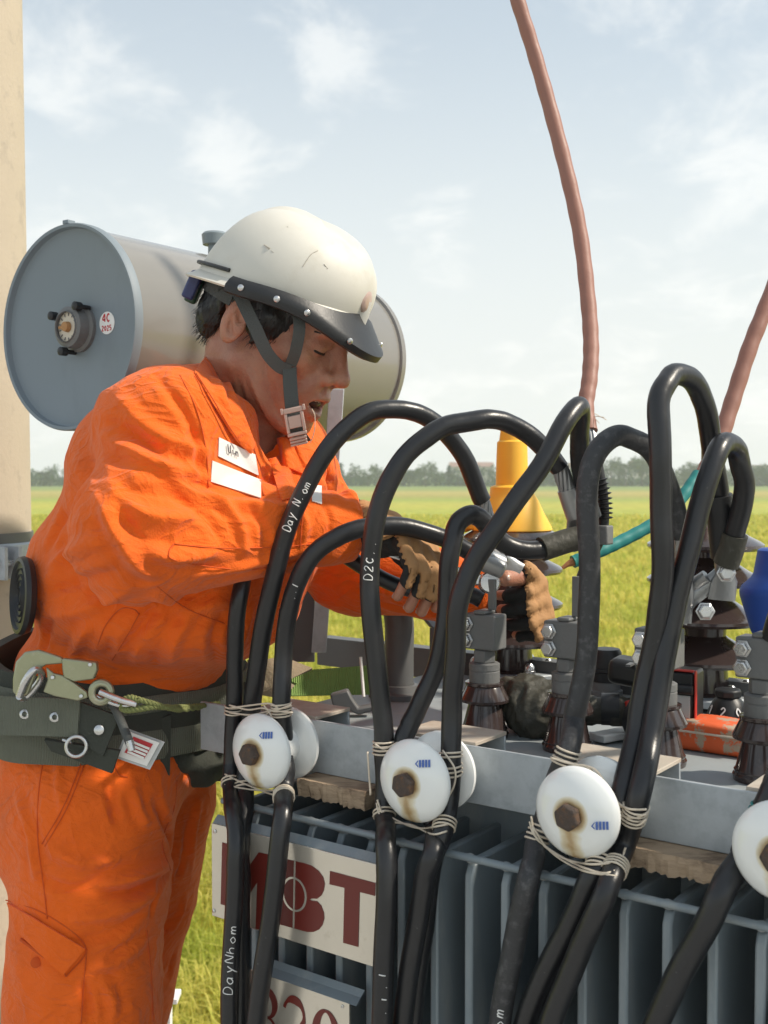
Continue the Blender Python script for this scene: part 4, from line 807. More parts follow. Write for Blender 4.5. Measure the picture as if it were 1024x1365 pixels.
# binding wires round cables and insulators
wl_ = {}
def tie(pts, label, mat=None, r=.0012, wob=.0004):
    p = catmull([P(*q) for q in pts], 8); p = p + np.random.default_rng(len(pts)).normal(0, wob * .3, p.shape); a = MB(); a.tube(p, r, 7); return p, a
def binding(name_label, strands, mat=None, group='binding wires on the insulators'):
    root = None; A0 = P(*strands[0][0]); root = thing('binding_wire', A0, name_label, 'binding wire', group)
    for st in strands:
        p = catmull([P(*q) for q in st], 8); a = MB(); a.tube(p, .00115, 7); a.build('wire_strand', mat or M['twine'], root, ang=180)
def wrap(key, y, px, n=3, pitch=4.5, ln=1.0):
    """turns of wire round a cable at image height y"""
    p, r, root = CB[key]; X_, Y_, D_ = proj(p); i = np.argmin((Y_ - y) ** 2 + .3 * (X_ - px) ** 2); t, A_, B_ = rmf(p); out = []
    for k in range(n * 16 + 1):
        an = 2 * math.pi * k / 16; s = (k / (n * 16) - .5) * n * pitch * .001; out.append(p[i] + t[i] * s + (A_[i] * math.cos(an) + B_[i] * math.sin(an)) * (r + .001))
    return np.array(out)
def wire_lay(st):
    # lay a wire over whatever cable it crosses, else in the plane of the insulator groove
    q = catmull([(a_, b_, 0) for a_, b_, _ in st], 8); dd = []
    for x, y, _ in q:
        best = dv(x, y, -.066)
        for p, r, _r in CB.values():
            X_, Y_, D_ = proj(p); k = np.argmin((X_ - x) ** 2 + (Y_ - y) ** 2); e = math.hypot(X_[k] - x, Y_[k] - y) * D_[k] / FPX
            if e < r * 1.25: best = min(best, D_[k] - math.sqrt(max(r * r - e * e, 0)) - .0012)
        dd.append(best)
    dd = np.array(dd)
    for _ in range(2): dd[1:-1] = np.minimum(dd[1:-1], .25 * dd[:-2] + .5 * dd[1:-1] + .25 * dd[2:])
    return np.array([P(x, y, d) for (x, y, _), d in zip(q, dd)])
def binding2(lab, wraps, strands, mat=None):
    allp = [wrap(*w) for w in wraps] + [wire_lay(st) for st in strands]
    root = thing('binding_wire', allp[0][0], lab, 'binding wire', 'binding wires on the insulators')
    for p in allp: a = MB(); a.tube(p, .0012, 7); a.build('wire_strand', mat or M['twine'], root, ang=180)
binding2('pale wire lashing above the insulator beside the worker', [('a', 948, 312, 3), ('c', 945, 376, 5, 3.6)], [[(306, 940, 1.436), (330, 946, 1.418), (350, 944, 1.41), (365, 947, 1.40), (388, 940, 1.395)], [(306, 950, 1.436), (335, 953, 1.418), (362, 948, 1.40), (390, 950, 1.396)], [(306, 944, 1.436), (336, 940, 1.42), (360, 938, 1.41), (372, 945, 1.40)], [(352, 940, 1.412), (362, 955, 1.405), (366, 972, 1.405)], [(362, 946, 1.404), (352, 956, 1.41), (346, 962, 1.412)]])
binding2('pale wire lashing under the insulator beside the worker', [('a', 1044, 309, 2), ('b', 1046, 326, 2), ('c', 1062, 378, 3)], [[(300, 1032, 1.44), (316, 1040, 1.42), (334, 1048, 1.412), (360, 1058, 1.395), (390, 1066, 1.392)], [(300, 1046, 1.435), (318, 1050, 1.418), (340, 1053, 1.41), (366, 1054, 1.40), (388, 1060, 1.392)]])
binding2('pale wire lashing above the insulator just beyond the MBT sign', [('d', 995, 513, 4), ('f', 1006, 601, 2), ('f', 1025, 600, 3, 5)], [[(500, 992, 1.30), (512, 998, 1.295), (530, 990, 1.30)], [(590, 1000, 1.275), (606, 1024, 1.255), (606, 1045, 1.262), (598, 1062, 1.27)]])
binding2('pale wire lashing under the insulator just beyond the MBT sign', [('f', 1098, 592, 3), ('d', 1085, 515, 2)], [[(490, 1002, 1.31), (492, 1030, 1.31), (494, 1060, 1.30)], [(502, 1070, 1.29), (506, 1085, 1.27), (520, 1095, 1.26), (550, 1100, 1.255), (576, 1112, 1.25), (596, 1108, 1.25)], [(503, 1066, 1.29), (512, 1090, 1.265), (524, 1106, 1.255)], [(504, 1078, 1.285), (530, 1094, 1.26), (560, 1104, 1.255), (597, 1099, 1.25)]])
binding2('pale wire lashing beside the rust streaked insulator, round two cables', [('g', 1008, 755, 4, 5), ('h', 1078, 823, 3, 5), ('i', 1082, 846, 5, 4.4)], [[(734, 1010, 1.205), (760, 1018, 1.19), (790, 1024, 1.17), (806, 1042, 1.155), (820, 1066, 1.145), (838, 1078, 1.13), (862, 1079, 1.125)], [(806, 1044, 1.155), (812, 1070, 1.147), (824, 1088, 1.138), (848, 1100, 1.125), (862, 1092, 1.12)], [(806, 1048, 1.154), (818, 1080, 1.142), (842, 1090, 1.126), (862, 1085, 1.12)], [(760, 1022, 1.188), (782, 1022, 1.172), (808, 1050, 1.154), (814, 1064, 1.15)]])
binding2('pale wire lashing under the rust streaked insulator', [('g', 1112, 718, 4, 5), ('h', 1148, 798, 3, 4.5), ('i', 1158, 822, 4, 4)], [[(706, 1095, 1.16), (712, 1112, 1.145), (730, 1130, 1.13), (756, 1146, 1.12), (782, 1158, 1.11), (806, 1164, 1.10), (826, 1158, 1.095)], [(708, 1088, 1.162), (716, 1118, 1.142), (744, 1140, 1.125), (772, 1150, 1.115), (800, 1152, 1.105), (826, 1146, 1.098), (834, 1130, 1.10)], [(709, 1100, 1.158), (734, 1135, 1.128), (776, 1160, 1.11), (822, 1168, 1.095)]])
binding2('green wire lashing round the last insulator', [('j', 1082, 1018, 2, 5)], [[(1018, 1076, 1.048), (1000, 1085, 1.05), (984, 1105, 1.05), (979, 1122, 1.05), (984, 1138, 1.045), (1002, 1150, 1.035)]], M['teal'])
# lug bolts on the third terminal, in front of the rear bushing
def nutset(pts, lab):
    root = thing('terminal_clamp', P(*pts[0]), lab, 'clamp')
    a = MB(); a.tube(catmull([P(905, 830, 1.33), P(915, 805, 1.33), P(938, 785, 1.328), P(965, 762, 1.326)], 5), .005, 10, rb=.010); a.build('link_plate', M['alu'], root)
    a = MB(); a.tube([P(918, 788, 1.335), P(930, 776, 1.328), P(942, 768, 1.322)], .008, 10, rb=.008); a.build('saddle', M['alu'], root)
    for (x, y, d) in pts:
        a = MB(); hexbolt(a, P(x, y, d), np.array([-.15, -1, .1]), .0092, .010); a.build('bolt', M['silver'], root, bevel=.0008)
        a = MB(); A_ = P(x, y, d); a.tube([A_ + np.array([0, .001, 0]), A_ + np.array([.004, .03, -.003])], .0055, 8); a.build('bolt_shank', M['silver'], root)
nutset([(968, 764, 1.308), (940, 815, 1.31)], 'shiny lug clamp and hex bolts in front of the rear brown bushing')
# small connector with threaded rod behind the rounded arch
root = thing('rod_connector', P(804, 715, 1.42), 'grey clamp with threaded rod behind the rounded cable arch', 'connector')
a = MB(); a.tube(catmull([P(792, 596, 1.42), P(797, 625, 1.42), P(803, 660, 1.42), P(803, 706, 1.42), P(786, 745, 1.41), P(776, 770, 1.405)], 6), .0075, 12); a.build('rod', M['black'], root)
a = MB(); p = catmull([P(800, 640, 1.415), P(806, 665, 1.415), P(807, 690, 1.415)], 8); t_, A_, B_ = rmf(p)
for k in range(0, len(p), 2): a.lathe([(.0075, -.0015), (.0105, 0), (.0075, .0015)], axisframe(p[k], t_[k]), 12, caps=False)
a.build('thread', M['black'], root)
a = MB(); a.box((-.011, -.010, -.012), (.011, .010, .012), frame(P(803, 713, 1.41), TU, TV, TW)); a.build('clamp_block', M['midgrey'], root, bevel=.002)
# brown high voltage leads
def lead(nm, pts, r, lab, mat, cat='lead', end=None):
    p = catmull([P(*q) for q in pts], 14); a = MB(); n = len(p); rr = r * (1 + .03 * np.sin(np.arange(n) * .9)); a.tube(p, rr, 18); root = thing(nm, p[0], lab, cat); a.build('sleeve', mat, root, ang=60); return root, p
h0 = HV[0][1]; top1 = xf([(0, 0, .372)], h0)[0]; h1t = xf([(0, 0, .372)], HV[1][1])[0]
rt_, p = lead('brown_lead', [(655, -130, 1.60), (672, -60, 1.60), (690, 0, 1.60), (712, 70, 1.60), (735, 150, 1.59), (757, 235, 1.57), (774, 315, 1.55), (784, 400, 1.52), (788, 460, 1.49), (786, 505, 1.465), (781, 542, 1.445), (786, 575, 1.43)], .0105, 'brown sleeved lead hanging in a long curve to the sharp cable bend', M['hose'])
strand(rt_, P(785, 570, 1.43), P(794, 600, 1.422), .006, 7)
a = MB(); rj = np.random.default_rng(4)
for k in range(9): b_ = P(781, 545, 1.44); d_ = rj.normal(size=3) * .006 + np.array([.004, -.004, -.008]); a.tube([b_, b_ + d_ * .6 + rj.normal(size=3) * .002, b_ + d_ * 1.5], .0005, 4)
a.build('frayed_wire', M['twine'], rt_)
lead('brown_lead', [(1095, 230, 1.80), (1060, 310, 1.76), (1024, 402, 1.72), (1000, 462, 1.70), (978, 530, 1.68), (960, 585, 1.66), (944, 620, 1.65), (934, 640, 1.64)], .0122, 'brown sleeved lead slanting down to the rear brown bushing', M['hose'])
lead('teal_lead', [(931, 632, 1.615), (915, 655, 1.60), (895, 680, 1.585), (868, 700, 1.57), (835, 718, 1.555), (806, 732, 1.54), (782, 742, 1.53), (764, 749, 1.525)], .0088, 'teal sleeved lead from the rear brown bushing dipping to a frayed tip', M['teal'])
r3, _ = CB['g'][2], 0
a = MB(); a.tube([P(764, 749, 1.525), P(757, 752, 1.522), P(750, 757, 1.52)], [.006, .004, .0025], 8)
tl = [o for o in bpy.data.objects if o.name.startswith('teal_lead')][0]; a.build('bare_tip', M['copper'], tl)
# ================================================================ THE WORKER
def sd_ell(p, c, r, Rm=None):
    q = p - c
    if Rm is not None: q = q @ Rm
    r = np.asarray(r, float); k0 = np.linalg.norm(q / r, axis=1); k1 = np.linalg.norm(q / r ** 2, axis=1) + 1e-9
    return k0 * (k0 - 1) / k1
def sd_cone(p, a, b, ra, rb):
    a = np.asarray(a, float); b = np.asarray(b, float); ba = b - a; h = np.clip((p - a) @ ba / (ba @ ba), 0, 1)
    return np.linalg.norm(p - a - h[:, None] * ba, axis=1) - (ra + (rb - ra) * h)
def sd_chain(p, pts, rs):
    d = None
    for i in range(len(pts) - 1):
        e = sd_cone(p, pts[i], pts[i + 1], rs[i], rs[i + 1]); d = e if d is None else np.minimum(d, e)
    return d
def smin(a, b, k): h = np.clip(.5 + .5 * (b - a) / k, 0, 1); return b + (a - b) * h - k * h * (1 - h)
def smax(a, b, k): return -smin(-a, -b, k)
def surface(fn, lo, hi, h):
    lo = np.asarray(lo, float); hi = np.asarray(hi, float); CO = 4
    nc = np.ceil((hi - lo) / (h * CO)).astype(int) + 1; n = nc * CO
    ax = [lo[i] + h * np.arange(n[i]) for i in range(3)]
    cax = [lo[i] + h * (np.arange(nc[i]) * CO + (CO - 1) / 2) for i in range(3)]
    def ev(pts):
        out = np.empty(len(pts))
        for i in range(0, len(pts), 400000): out[i:i + 400000] = fn(pts[i:i + 400000])
        return out
    G = np.stack(np.meshgrid(*cax, indexing='ij'), -1).reshape(-1, 3); Cv = ev(G).reshape(nc)
    F = np.repeat(np.repeat(np.repeat(Cv, CO, 0), CO, 1), CO, 2)
    near = np.abs(F) < h * CO * 2.2; idx = np.argwhere(near)
    F[near] = ev(np.stack([ax[0][idx[:, 0]], ax[1][idx[:, 1]], ax[2][idx[:, 2]]], 1))
    ins = F < 0; nx, ny, nz = F.shape
    S = np.zeros((nx - 1, ny - 1, nz - 1, 3)); Cn = np.zeros((nx - 1, ny - 1, nz - 1))
    def sl(d): return tuple(slice(x, s - 1 + x) for x, s in zip(d, F.shape))
    for axis in range(3):
        o1, o2 = [k for k in range(3) if k != axis]
        for b1 in (0, 1):
            for b2 in (0, 1):
                d0 = [0, 0, 0]; d0[o1] = b1; d0[o2] = b2; d1 = list(d0); d1[axis] = 1
                f0, f1 = F[sl(d0)], F[sl(d1)]; m = (f0 < 0) != (f1 < 0); t = np.where(m, f0 / np.where(m, f0 - f1, 1), 0)
                pt = np.zeros(S.shape); pt[..., o1] = b1; pt[..., o2] = b2; pt[..., axis] = t; S += pt * m[..., None]; Cn += m
    act = Cn > 0; vid = -np.ones(act.shape, int); vid[act] = np.arange(act.sum()); cells = np.argwhere(act)
    V = lo + h * (cells + S[act] / Cn[act][:, None])
    faces = []
    for axis in range(3):
        o1, o2 = [k for k in range(3) if k != axis]
        a0 = [slice(None)] * 3; a1 = [slice(None)] * 3; a0[axis] = slice(0, -1); a1[axis] = slice(1, None)
        x = ins[tuple(a0)] != ins[tuple(a1)]; e = np.argwhere(x); e = e[(e[:, o1] > 0) & (e[:, o2] > 0) & (e[:, o1] < F.shape[o1] - 1) & (e[:, o2] < F.shape[o2] - 1)]
        q = []
        for b1, b2 in ((1, 1), (0, 1), (0, 0), (1, 0)):
            c = e.copy(); c[:, o1] -= b1; c[:, o2] -= b2; q.append(vid[c[:, 0], c[:, 1], c[:, 2]])
        q = np.stack(q, 1); fl = ins[tuple(e.T)] if axis != 1 else ~ins[tuple(e.T)]
        q[~fl] = q[~fl][:, ::-1]; faces.append(q[(q >= 0).all(1)])
    faces = np.vstack(faces)
    for _ in range(2):
        e = h * .25; f0 = ev(V); g = np.stack([ev(V + np.eye(3)[k] * e) - ev(V - np.eye(3)[k] * e) for k in range(3)], 1) / (2 * e)
        V = V - g * (np.clip(f0, -h, h) / (np.sum(g * g, 1) + .05))[:, None]
    return V, faces, g / (np.linalg.norm(g, axis=1)[:, None] + 1e-9)
def vnoise(V, sc, seed=0.):
    return np.array([mnoise.noise(Vector((x * sc[0] + seed, y * sc[1] + seed, z * sc[2]))) for x, y, z in V])
def surf_pts(V, poly, n=8):
    """lift a polyline given in picture points onto the visible surface V"""
    X_, Y_, D_ = proj(V); out = []
    q = catmull([(a, b, 0) for a, b in poly], n)
    for x, y, _ in q:
        r2 = (X_ - x) ** 2 + (Y_ - y) ** 2; m = r2 < 49
        if not m.any(): m = r2 <= r2.min() + 1
        d = D_[m].min(); mm = m & (D_ < d + .03); i = np.where(mm)[0]; w_ = 1 / (r2[i] + 2); out.append(P(x, y, (D_[i] * w_).sum() / w_.sum()))
    return np.array(out)
def folds(V, N, strokes):
    base = V.copy(); D = np.zeros(len(V))
    for (poly, wid, hgt) in strokes:
        s = surf_pts(base, poly, 6); k = len(s); best = np.full(len(V), 9.); tt = np.zeros(len(V))
        bb = np.linalg.norm(V - s.mean(0), axis=1) < np.linalg.norm(s - s.mean(0), axis=1).max() + wid * 4; I = np.where(bb)[0]
        for i in range(k - 1):
            a, b = s[i], s[i + 1]; ba = b - a; h = np.clip((V[I] - a) @ ba / (ba @ ba + 1e-12), 0, 1); d = np.linalg.norm(V[I] - a - h[:, None] * ba, axis=1)
            m = d < best[I]; best[I[m]] = d[m]; tt[I[m]] = (i + h[m]) / (k - 1)
        tap = np.clip(np.minimum(tt, 1 - tt) * 4, 0, 1) ** .7
        x = best / wid; D += 1.25 * hgt * tap * (np.exp(-1.35 * np.abs(x) ** 1.12) - .32 * np.exp(-((x - 1.55) / .7) ** 2))
    return V + N * D[:, None]
def mesh_normals(V, F):
    n = np.cross(V[F[:, 2]] - V[F[:, 0]], V[F[:, 3]] - V[F[:, 1]]); N = np.zeros_like(V)
    for k in range(4): np.add.at(N, F[:, k], n)
    return N / (np.linalg.norm(N, axis=1)[:, None] + 1e-12)
def laplace(V, F, it=1, lam=.5):
    E_ = np.vstack([F[:, [0, 1]], F[:, [1, 2]], F[:, [2, 3]], F[:, [3, 0]]]); E_ = np.vstack([E_, E_[:, ::-1]])
    cnt = np.bincount(E_[:, 0], minlength=len(V))[:, None]
    for _ in range(it):
        S = np.zeros_like(V); np.add.at(S, E_[:, 0], V[E_[:, 1]]); V = V + lam * (S / np.maximum(cnt, 1) - V)
    return V
BF = R(33)
BFW = np.array([math.cos(BF), -math.sin(BF), 0]); BLT = np.array([-math.sin(BF), -math.cos(BF), 0])   # forward, and towards his right side
def bodyR(lean):
    f = BFW * math.cos(lean) - np.array([0, 0, math.sin(lean)]); up = np.cross(BLT, f); up = up if up[2] > 0 else -up
    return np.stack([f, BLT, up], 1)
feet = P(120, 1500, 1.62); person = thing('person', (feet[0], feet[1], DECK), 'worker in orange jacket and trousers bending over the transformer with a ratchet', 'person')
# ---- jacket
SHN, SHF = P(232, 572, 1.44), P(374, 624, 1.70)
ELN, WRN = P(188, 716, 1.375), P(462, 702, 1.485)
ELF, WRF = P(462, 752, 1.72), P(655, 800, 1.62)
R1, R2 = bodyR(R(10)), bodyR(R(28))
def jacket_sdf(p):
    d = sd_ell(p, P(213, 792, 1.628), (.194, .192, .082), R1)
    d = smin(d, sd_ell(p, P(238, 738, 1.615), (.183, .190, .145), R1), .06)
    d = smin(d, sd_ell(p, P(292, 650, 1.59), (.145, .19, .15), R2), .06)
    d = smin(d, sd_ell(p, P(240, 620, 1.60), (.11, .17, .13), R2), .05)
    d = smin(d, sd_cone(p, SHN, SHF, .078, .066), .05)
    d = smin(d, sd_ell(p, P(308, 575, 1.585), (.085, .13, .07), R2), .05)
    arm = smin(sd_cone(p, SHN, ELN, .082, .076), sd_cone(p, ELN, WRN, .074, .044), .035)
    arm = smin(arm, sd_ell(p, P(205, 560, 1.43), (.075, .075, .06)), .03)
    d = smin(d, arm, .018)
    d = smin(d, sd_ell(p, P(165, 895, 1.665), (.140, .165, .10), R1), .05)
    armf = smin(sd_cone(p, SHF, ELF, .066, .066), sd_cone(p, ELF, WRF, .062, .050), .04)
    d = smin(d, armf, .02)
    # neck opening, sleeve ends, hem
    nb, nt_ = P(322, 600, 1.575), P(352, 500, 1.54)
    d = smax(d, -sd_cone(p, nb, nt_, .062, .082), .012)
    d = smax(d, -sd_cone(p, P(362, 606, 1.49), P(400, 520, 1.44), .022, .070), .012)
    fa = unit(WRN - ELN); d = np.where(np.linalg.norm(p - WRN, axis=1) < .14, smax(d, (p - WRN) @ fa - .008, .01), d)
    fb = unit(WRF - ELF); d = np.where(np.linalg.norm(p - WRF, axis=1) < .14, smax(d, (p - WRF) @ fb - .004, .01), d)
    hz_ = P(160, 945, 1.62); d = smax(d, (hz_ - p) @ np.array([-.12, 0, 1.]), .03)
    return d
lo = np.array([-.60, 1.24, 3.23]); hi = np.array([.20, 1.86, 3.86])
V, F, N = surface(jacket_sdf, lo, hi, .0044)
V = laplace(V, F, 2, .5); N = mesh_normals(V, F)
N *= np.sign((N * (V - V.mean(0))).sum()) or 1
X_, Y_, D_ = proj(V)
def ridged(V, sc, seed):
    wx = vnoise(V, (11, 11, 11), seed + 20.); wz = vnoise(V, (11, 11, 11), seed + 40.)
    return 1 - 2.4 * np.abs(vnoise(V + np.stack([wx, wx * 0, wz], 1) * .03, sc, seed))
big = vnoise(V, (9, 9, 13), 3.) * .008 + ridged(V, (13, 13, 18), 7.) * .0024 + ridged(V, (34, 34, 40), 3.) * .0007
V = V + N * big[:, None]
jacket_strokes = [
    # shoulder and sleeve
    ([(205, 498), (240, 540), (262, 590), (268, 650)], .009, -.006),
    ([(150, 520), (185, 560), (235, 590), (290, 605)], .012, .006), ([(128, 575), (170, 600), (225, 625), (285, 640)], .013, .008),
    ([(122, 620), (165, 645), (215, 660), (270, 662)], .012, -.0035), ([(135, 600), (150, 650), (152, 700)], .013, .004),
    ([(140, 560), (180, 580), (225, 612)], .008, -.005), ([(125, 655), (150, 700), (180, 750), (215, 770)], .013, .010),
    ([(160, 668), (205, 690), (260, 690)], .012, .008), ([(150, 690), (190, 718), (250, 722)], .011, -.004), ([(180, 735), (235, 745), (300, 735)], .012, .007),
    ([(230, 660), (275, 690), (300, 730)], .011, -.004), ([(270, 655), (315, 690), (330, 745)], .010, .006), ([(320, 668), (350, 700), (355, 745)], .009, -.004),
    ([(215, 620), (250, 655), (320, 672), (400, 675)], .012, .006), ([(250, 770), (320, 757), (400, 735), (455, 718)], .009, .004),
    ([(395, 670), (408, 700), (402, 735)], .008, .004), ([(430, 672), (440, 695), (436, 725)], .006, -.003),
    # armpit, back and side of the body
    ([(120, 640), (85, 690), (60, 740)], .012, -.006), ([(150, 720), (105, 730), (60, 760)], .014, .007), ([(165, 760), (110, 775), (50, 790)], .013, -.007), ([(180, 780), (120, 810), (60, 822)], .014, .007),
    ([(200, 790), (250, 810), (310, 800)], .014, .007), ([(215, 800), (190, 835), (160, 870)], .011, -.007), ([(260, 815), (235, 850), (225, 890)], .012, .007), ([(300, 815), (285, 850), (290, 895)], .011, -.006), ([(340, 800), (325, 840), (318, 880)], .012, .006),
    ([(120, 830), (105, 855), (95, 880)], .010, .006), ([(70, 820), (62, 845), (60, 870)], .010, -.006), ([(150, 850), (140, 875)], .010, -.005), ([(185, 862), (180, 885)], .010, .005), ([(205, 868), (206, 888)], .008, -.005), ([(390, 790), (380, 830), (360, 860)], .010, .006), ([(370, 780), (355, 830), (345, 870)], .009, -.006),
    # chest
    ([(285, 480), (300, 540), (330, 600), (352, 650)], .010, .005), ([(390, 600), (380, 640), (385, 665)], .010, .005), ([(410, 610), (440, 640), (470, 668)], .010, -.005),
    # far sleeve
    ([(470, 770), (520, 790), (580, 800)], .010, .006), ([(500, 800), (550, 815), (600, 812)], .009, -.005), ([(550, 760), (560, 790), (570, 820)], .010, .006), ([(590, 765), (600, 800), (605, 830)], .009, -.005), ([(450, 640), (470, 655), (490, 668)], .008, .005)]
V = folds(V, N, [(a_, b_ * .80, c_ * 1.15) for a_, b_, c_ in jacket_strokes]); V = laplace(V, F, 1, .15)
jk = mesh_obj('jacket', V, F, M['orange'], person, ang=180); JV = V
sub = jk.modifiers.new('sub', 'SUBSURF'); sub.levels = 0; sub.render_levels = 1
def seam(V, poly, parent, r=.0008, mat=None, n=8, name='seam', lift=.0011):
    s = surf_pts(V, poly, n); s = s + unit(CAMP - s.mean(0)) * lift
    k = np.array([.25, .5, .25]); 
    for _ in range(3):
        s2 = s.copy(); s2[1:-1] = .25 * s[:-2] + .5 * s[1:-1] + .25 * s[2:]; s = s2
    a = MB(); a.tube(s, r, 6); return a.build(name, mat or M['orange_d'], parent, ang=180)
for pl in ([(240, 500), (262, 545), (275, 600), (278, 650)], [(232, 725), (300, 731), (390, 728), (440, 722)], [(232, 725), (226, 735), (236, 748), (330, 760), (395, 748)], [(128, 868), (140, 835), (160, 812), (178, 812), (185, 818)], [(150, 880), (168, 850), (186, 818)], [(210, 782), (250, 812), (310, 835)], [(408, 668), (402, 700), (400, 740)]): seam(JV, pl, jk)
def patch(V, quad, parent, name, mat, thick=.0014, n=13, lift=.0022):
    """a cloth patch laid on the visible surface; quad = four picture corners"""
    q = np.array(quad, float); G = []
    for i in range(n):
        row = []
        for j in range(n):
            s, t = j / (n - 1), i / (n - 1); row.append((1 - t) * ((1 - s) * q[0] + s * q[1]) + t * ((1 - s) * q[3] + s * q[2]))
        G.append(row)
    G = np.array(G).reshape(-1, 2); X_, Y_, D_ = proj(V); out = []
    for x, y in G:
        r2 = (X_ - x) ** 2 + (Y_ - y) ** 2; m = r2 < 64
        if not m.any(): m = r2 <= r2.min() + 1
        i = np.where(m & (D_ < D_[m].min() + .03))[0]; w_ = 1 / (r2[i] + 2); out.append((D_[i] * w_).sum() / w_.sum())
    dd = np.array(out).reshape(n, n)
    for _ in range(2):
        e = np.pad(dd, 1, mode='edge'); dd = .5 * dd + .125 * (e[:-2, 1:-1] + e[2:, 1:-1] + e[1:-1, :-2] + e[1:-1, 2:])
    W = np.array([P(x, y, d - lift) for (x, y), d in zip(G, dd.ravel())]).reshape(n, n, 3)
    a = MB(); a.sheet(W, thick); return a.build(name, mat, parent, ang=60), W
tagp, W = patch(JV, [(292, 583), (340, 606), (345, 634), (291, 608)], jk, 'name_tag', M['white'])
a = MB(); c = W[4, 2:7]; ex_ = unit(W[4, 6] - W[4, 2]); ey_ = unit(W[2, 4] - W[6, 4]); ez_ = unit(np.cross(ex_, ey_)); ez_ = ez_ if ez_ @ (CAMP - W[4, 4]) > 0 else -ez_
write_flat(a, 'Uin', frame(W[4, 4], ex_, ey_, ez_), -.010, -.006, .010, .7, .14, .0022, .0028); a.build('lettering', M['ink'], tagp)
patch(JV, [(283, 614), (348, 640), (348, 664), (281, 642)], jk, 'reflective_stripe', M['reflect'])
patch(JV, [(416, 646), (429, 648), (429, 672), (416, 668)], jk, 'name_tag', M['white'])
# cooling fan in the back of the jacket
fc = surf_pts(JV, [(38, 794), (39, 798)], 2)[0]; fz = unit(np.array([-.86, -.50, .06])); Mf_ = axisframe(fc + fz * .004, fz)
a = MB(); a.lathe([(.050, -.004), (.053, .004), (.051, .010), (.046, .011), (.044, .007), (0, .006)], Mf_ @ frame((0, 0, 0), (1, 0, 0), (0, 1.0, 0), (0, 0, 1)), 40); fan = a.build('cooling_fan', M['black'], jk, ang=30)
for rr in (.012, .02, .028, .036): a = MB(); a.lathe([(rr - .0012, .0065), (rr, .0095), (rr + .0012, .0065)], Mf_, 30, caps=False); a.build('grille_ring', M['black'], fan)
# collar: near half folds down from nape to throat, far half shows behind the neck
def ribbon(name, top, bot, mat, th, par, lt, lb, rows=6, bulge=.004, n=8):
    a_, b_ = surf_pts(JV, top, n), surf_pts(JV, bot, n); G = []
    def sm(x):
        for _ in range(5): y = x.copy(); y[1:-1] = .25 * x[:-2] + .5 * x[1:-1] + .25 * x[2:]; x = y
        return x
    for i in range(rows):
        t = i / (rows - 1); row = sm(a_) * (1 - t) + sm(b_) * t; o_ = np.array([unit(CAMP - x) for x in row]); G.append(row + o_ * (bulge * math.sin(math.pi * t) + lt * (1 - t) + lb * t))
    m_ = MB(); m_.sheet(np.array(G), th); ob = m_.build(name, mat, par, ang=60); sb_ = ob.modifiers.new('sub', 'SUBSURF'); sb_.levels = 0; sb_.render_levels = 1; return ob
cl_o = ribbon('collar', [(278, 470), (288, 476), (303, 500), (318, 534), (330, 564), (340, 592)], [(258, 496), (266, 508), (281, 534), (298, 562), (315, 588), (335, 606)], M['orange'], .004, jk, .012, .005)
ribbon('collar', [(366, 584), (380, 582), (392, 590), (402, 602)], [(378, 622), (392, 628), (406, 634), (416, 636)], M['orange'], .004, jk, .008, .004)
seam(JV, [(262, 498), (284, 532), (302, 563), (320, 590)], jk, .0009, lift=.011)
seam(JV, [(334, 612), (344, 632), (352, 660)], jk, .0011)
# inner shirt edge / placket down the front
pl_ = patch(JV, [(358, 612), (378, 606), (398, 660), (376, 668)], jk, 'placket', M['orange'], .003, 9, .004)[0]
seam(JV, [(378, 612), (388, 636), (396, 660)], jk, .0011)
# cuffs
for (W0, E0, r0) in ((WRN, ELN, .041), (WRF, ELF, .047)):
    d = unit(W0 - E0); a = MB(); a.lathe([(r0 - .004, -.02), (r0 + .001, -.018), (r0 + .002, .006), (r0 - .002, .010), (r0 - .006, .007), (r0 - .008, -.01)], axisframe(W0, d), 36, caps=False); a.build('cuff', M['orange'], jk, ang=60)
# ---- trousers
HPN, HPF = P(128, 1060, 1.58), P(196, 1066, 1.74)
KNN, KNF = P(108, 1430, 1.54), P(128, 1420, 1.76)
ANN = np.array([KNN[0] - .06, KNN[1] + .02, DECK + .1]); ANF = np.array([KNF[0] - .08, KNF[1] + .02, DECK + .1])
def trouser_sdf(p):
    d = sd_ell(p, P(146, 990, 1.66), (.145, .165, .115), bodyR(R(4)))
    d = smin(d, sd_chain(p, [HPN, KNN, ANN], [.112, .100, .075]), .035)
    d = smin(d, sd_chain(p, [HPF, KNF, ANF], [.105, .090, .072]), .010)
    d = smin(d, sd_ell(p, P(88, 1075, 1.68), (.11, .15, .11)), .05)
    d = smax(d, (p[:, 2] - P(150, 935, 1.64)[2]), .01)
    return smax(d, DECK + .07 - p[:, 2], .01)
lo = np.array([-.66, 1.38, DECK + .05]); hi = np.array([-.16, 1.95, 3.32])
V, F, N = surface(trouser_sdf, lo, hi, .0056); V = laplace(V, F, 2, .5); N = mesh_normals(V, F)
V = V + N * (vnoise(V, (9, 9, 11), 11.) * .007 + ridged(V, (13, 13, 18), 5.) * .0026 + ridged(V, (32, 32, 36), 9.) * .0007)[:, None]
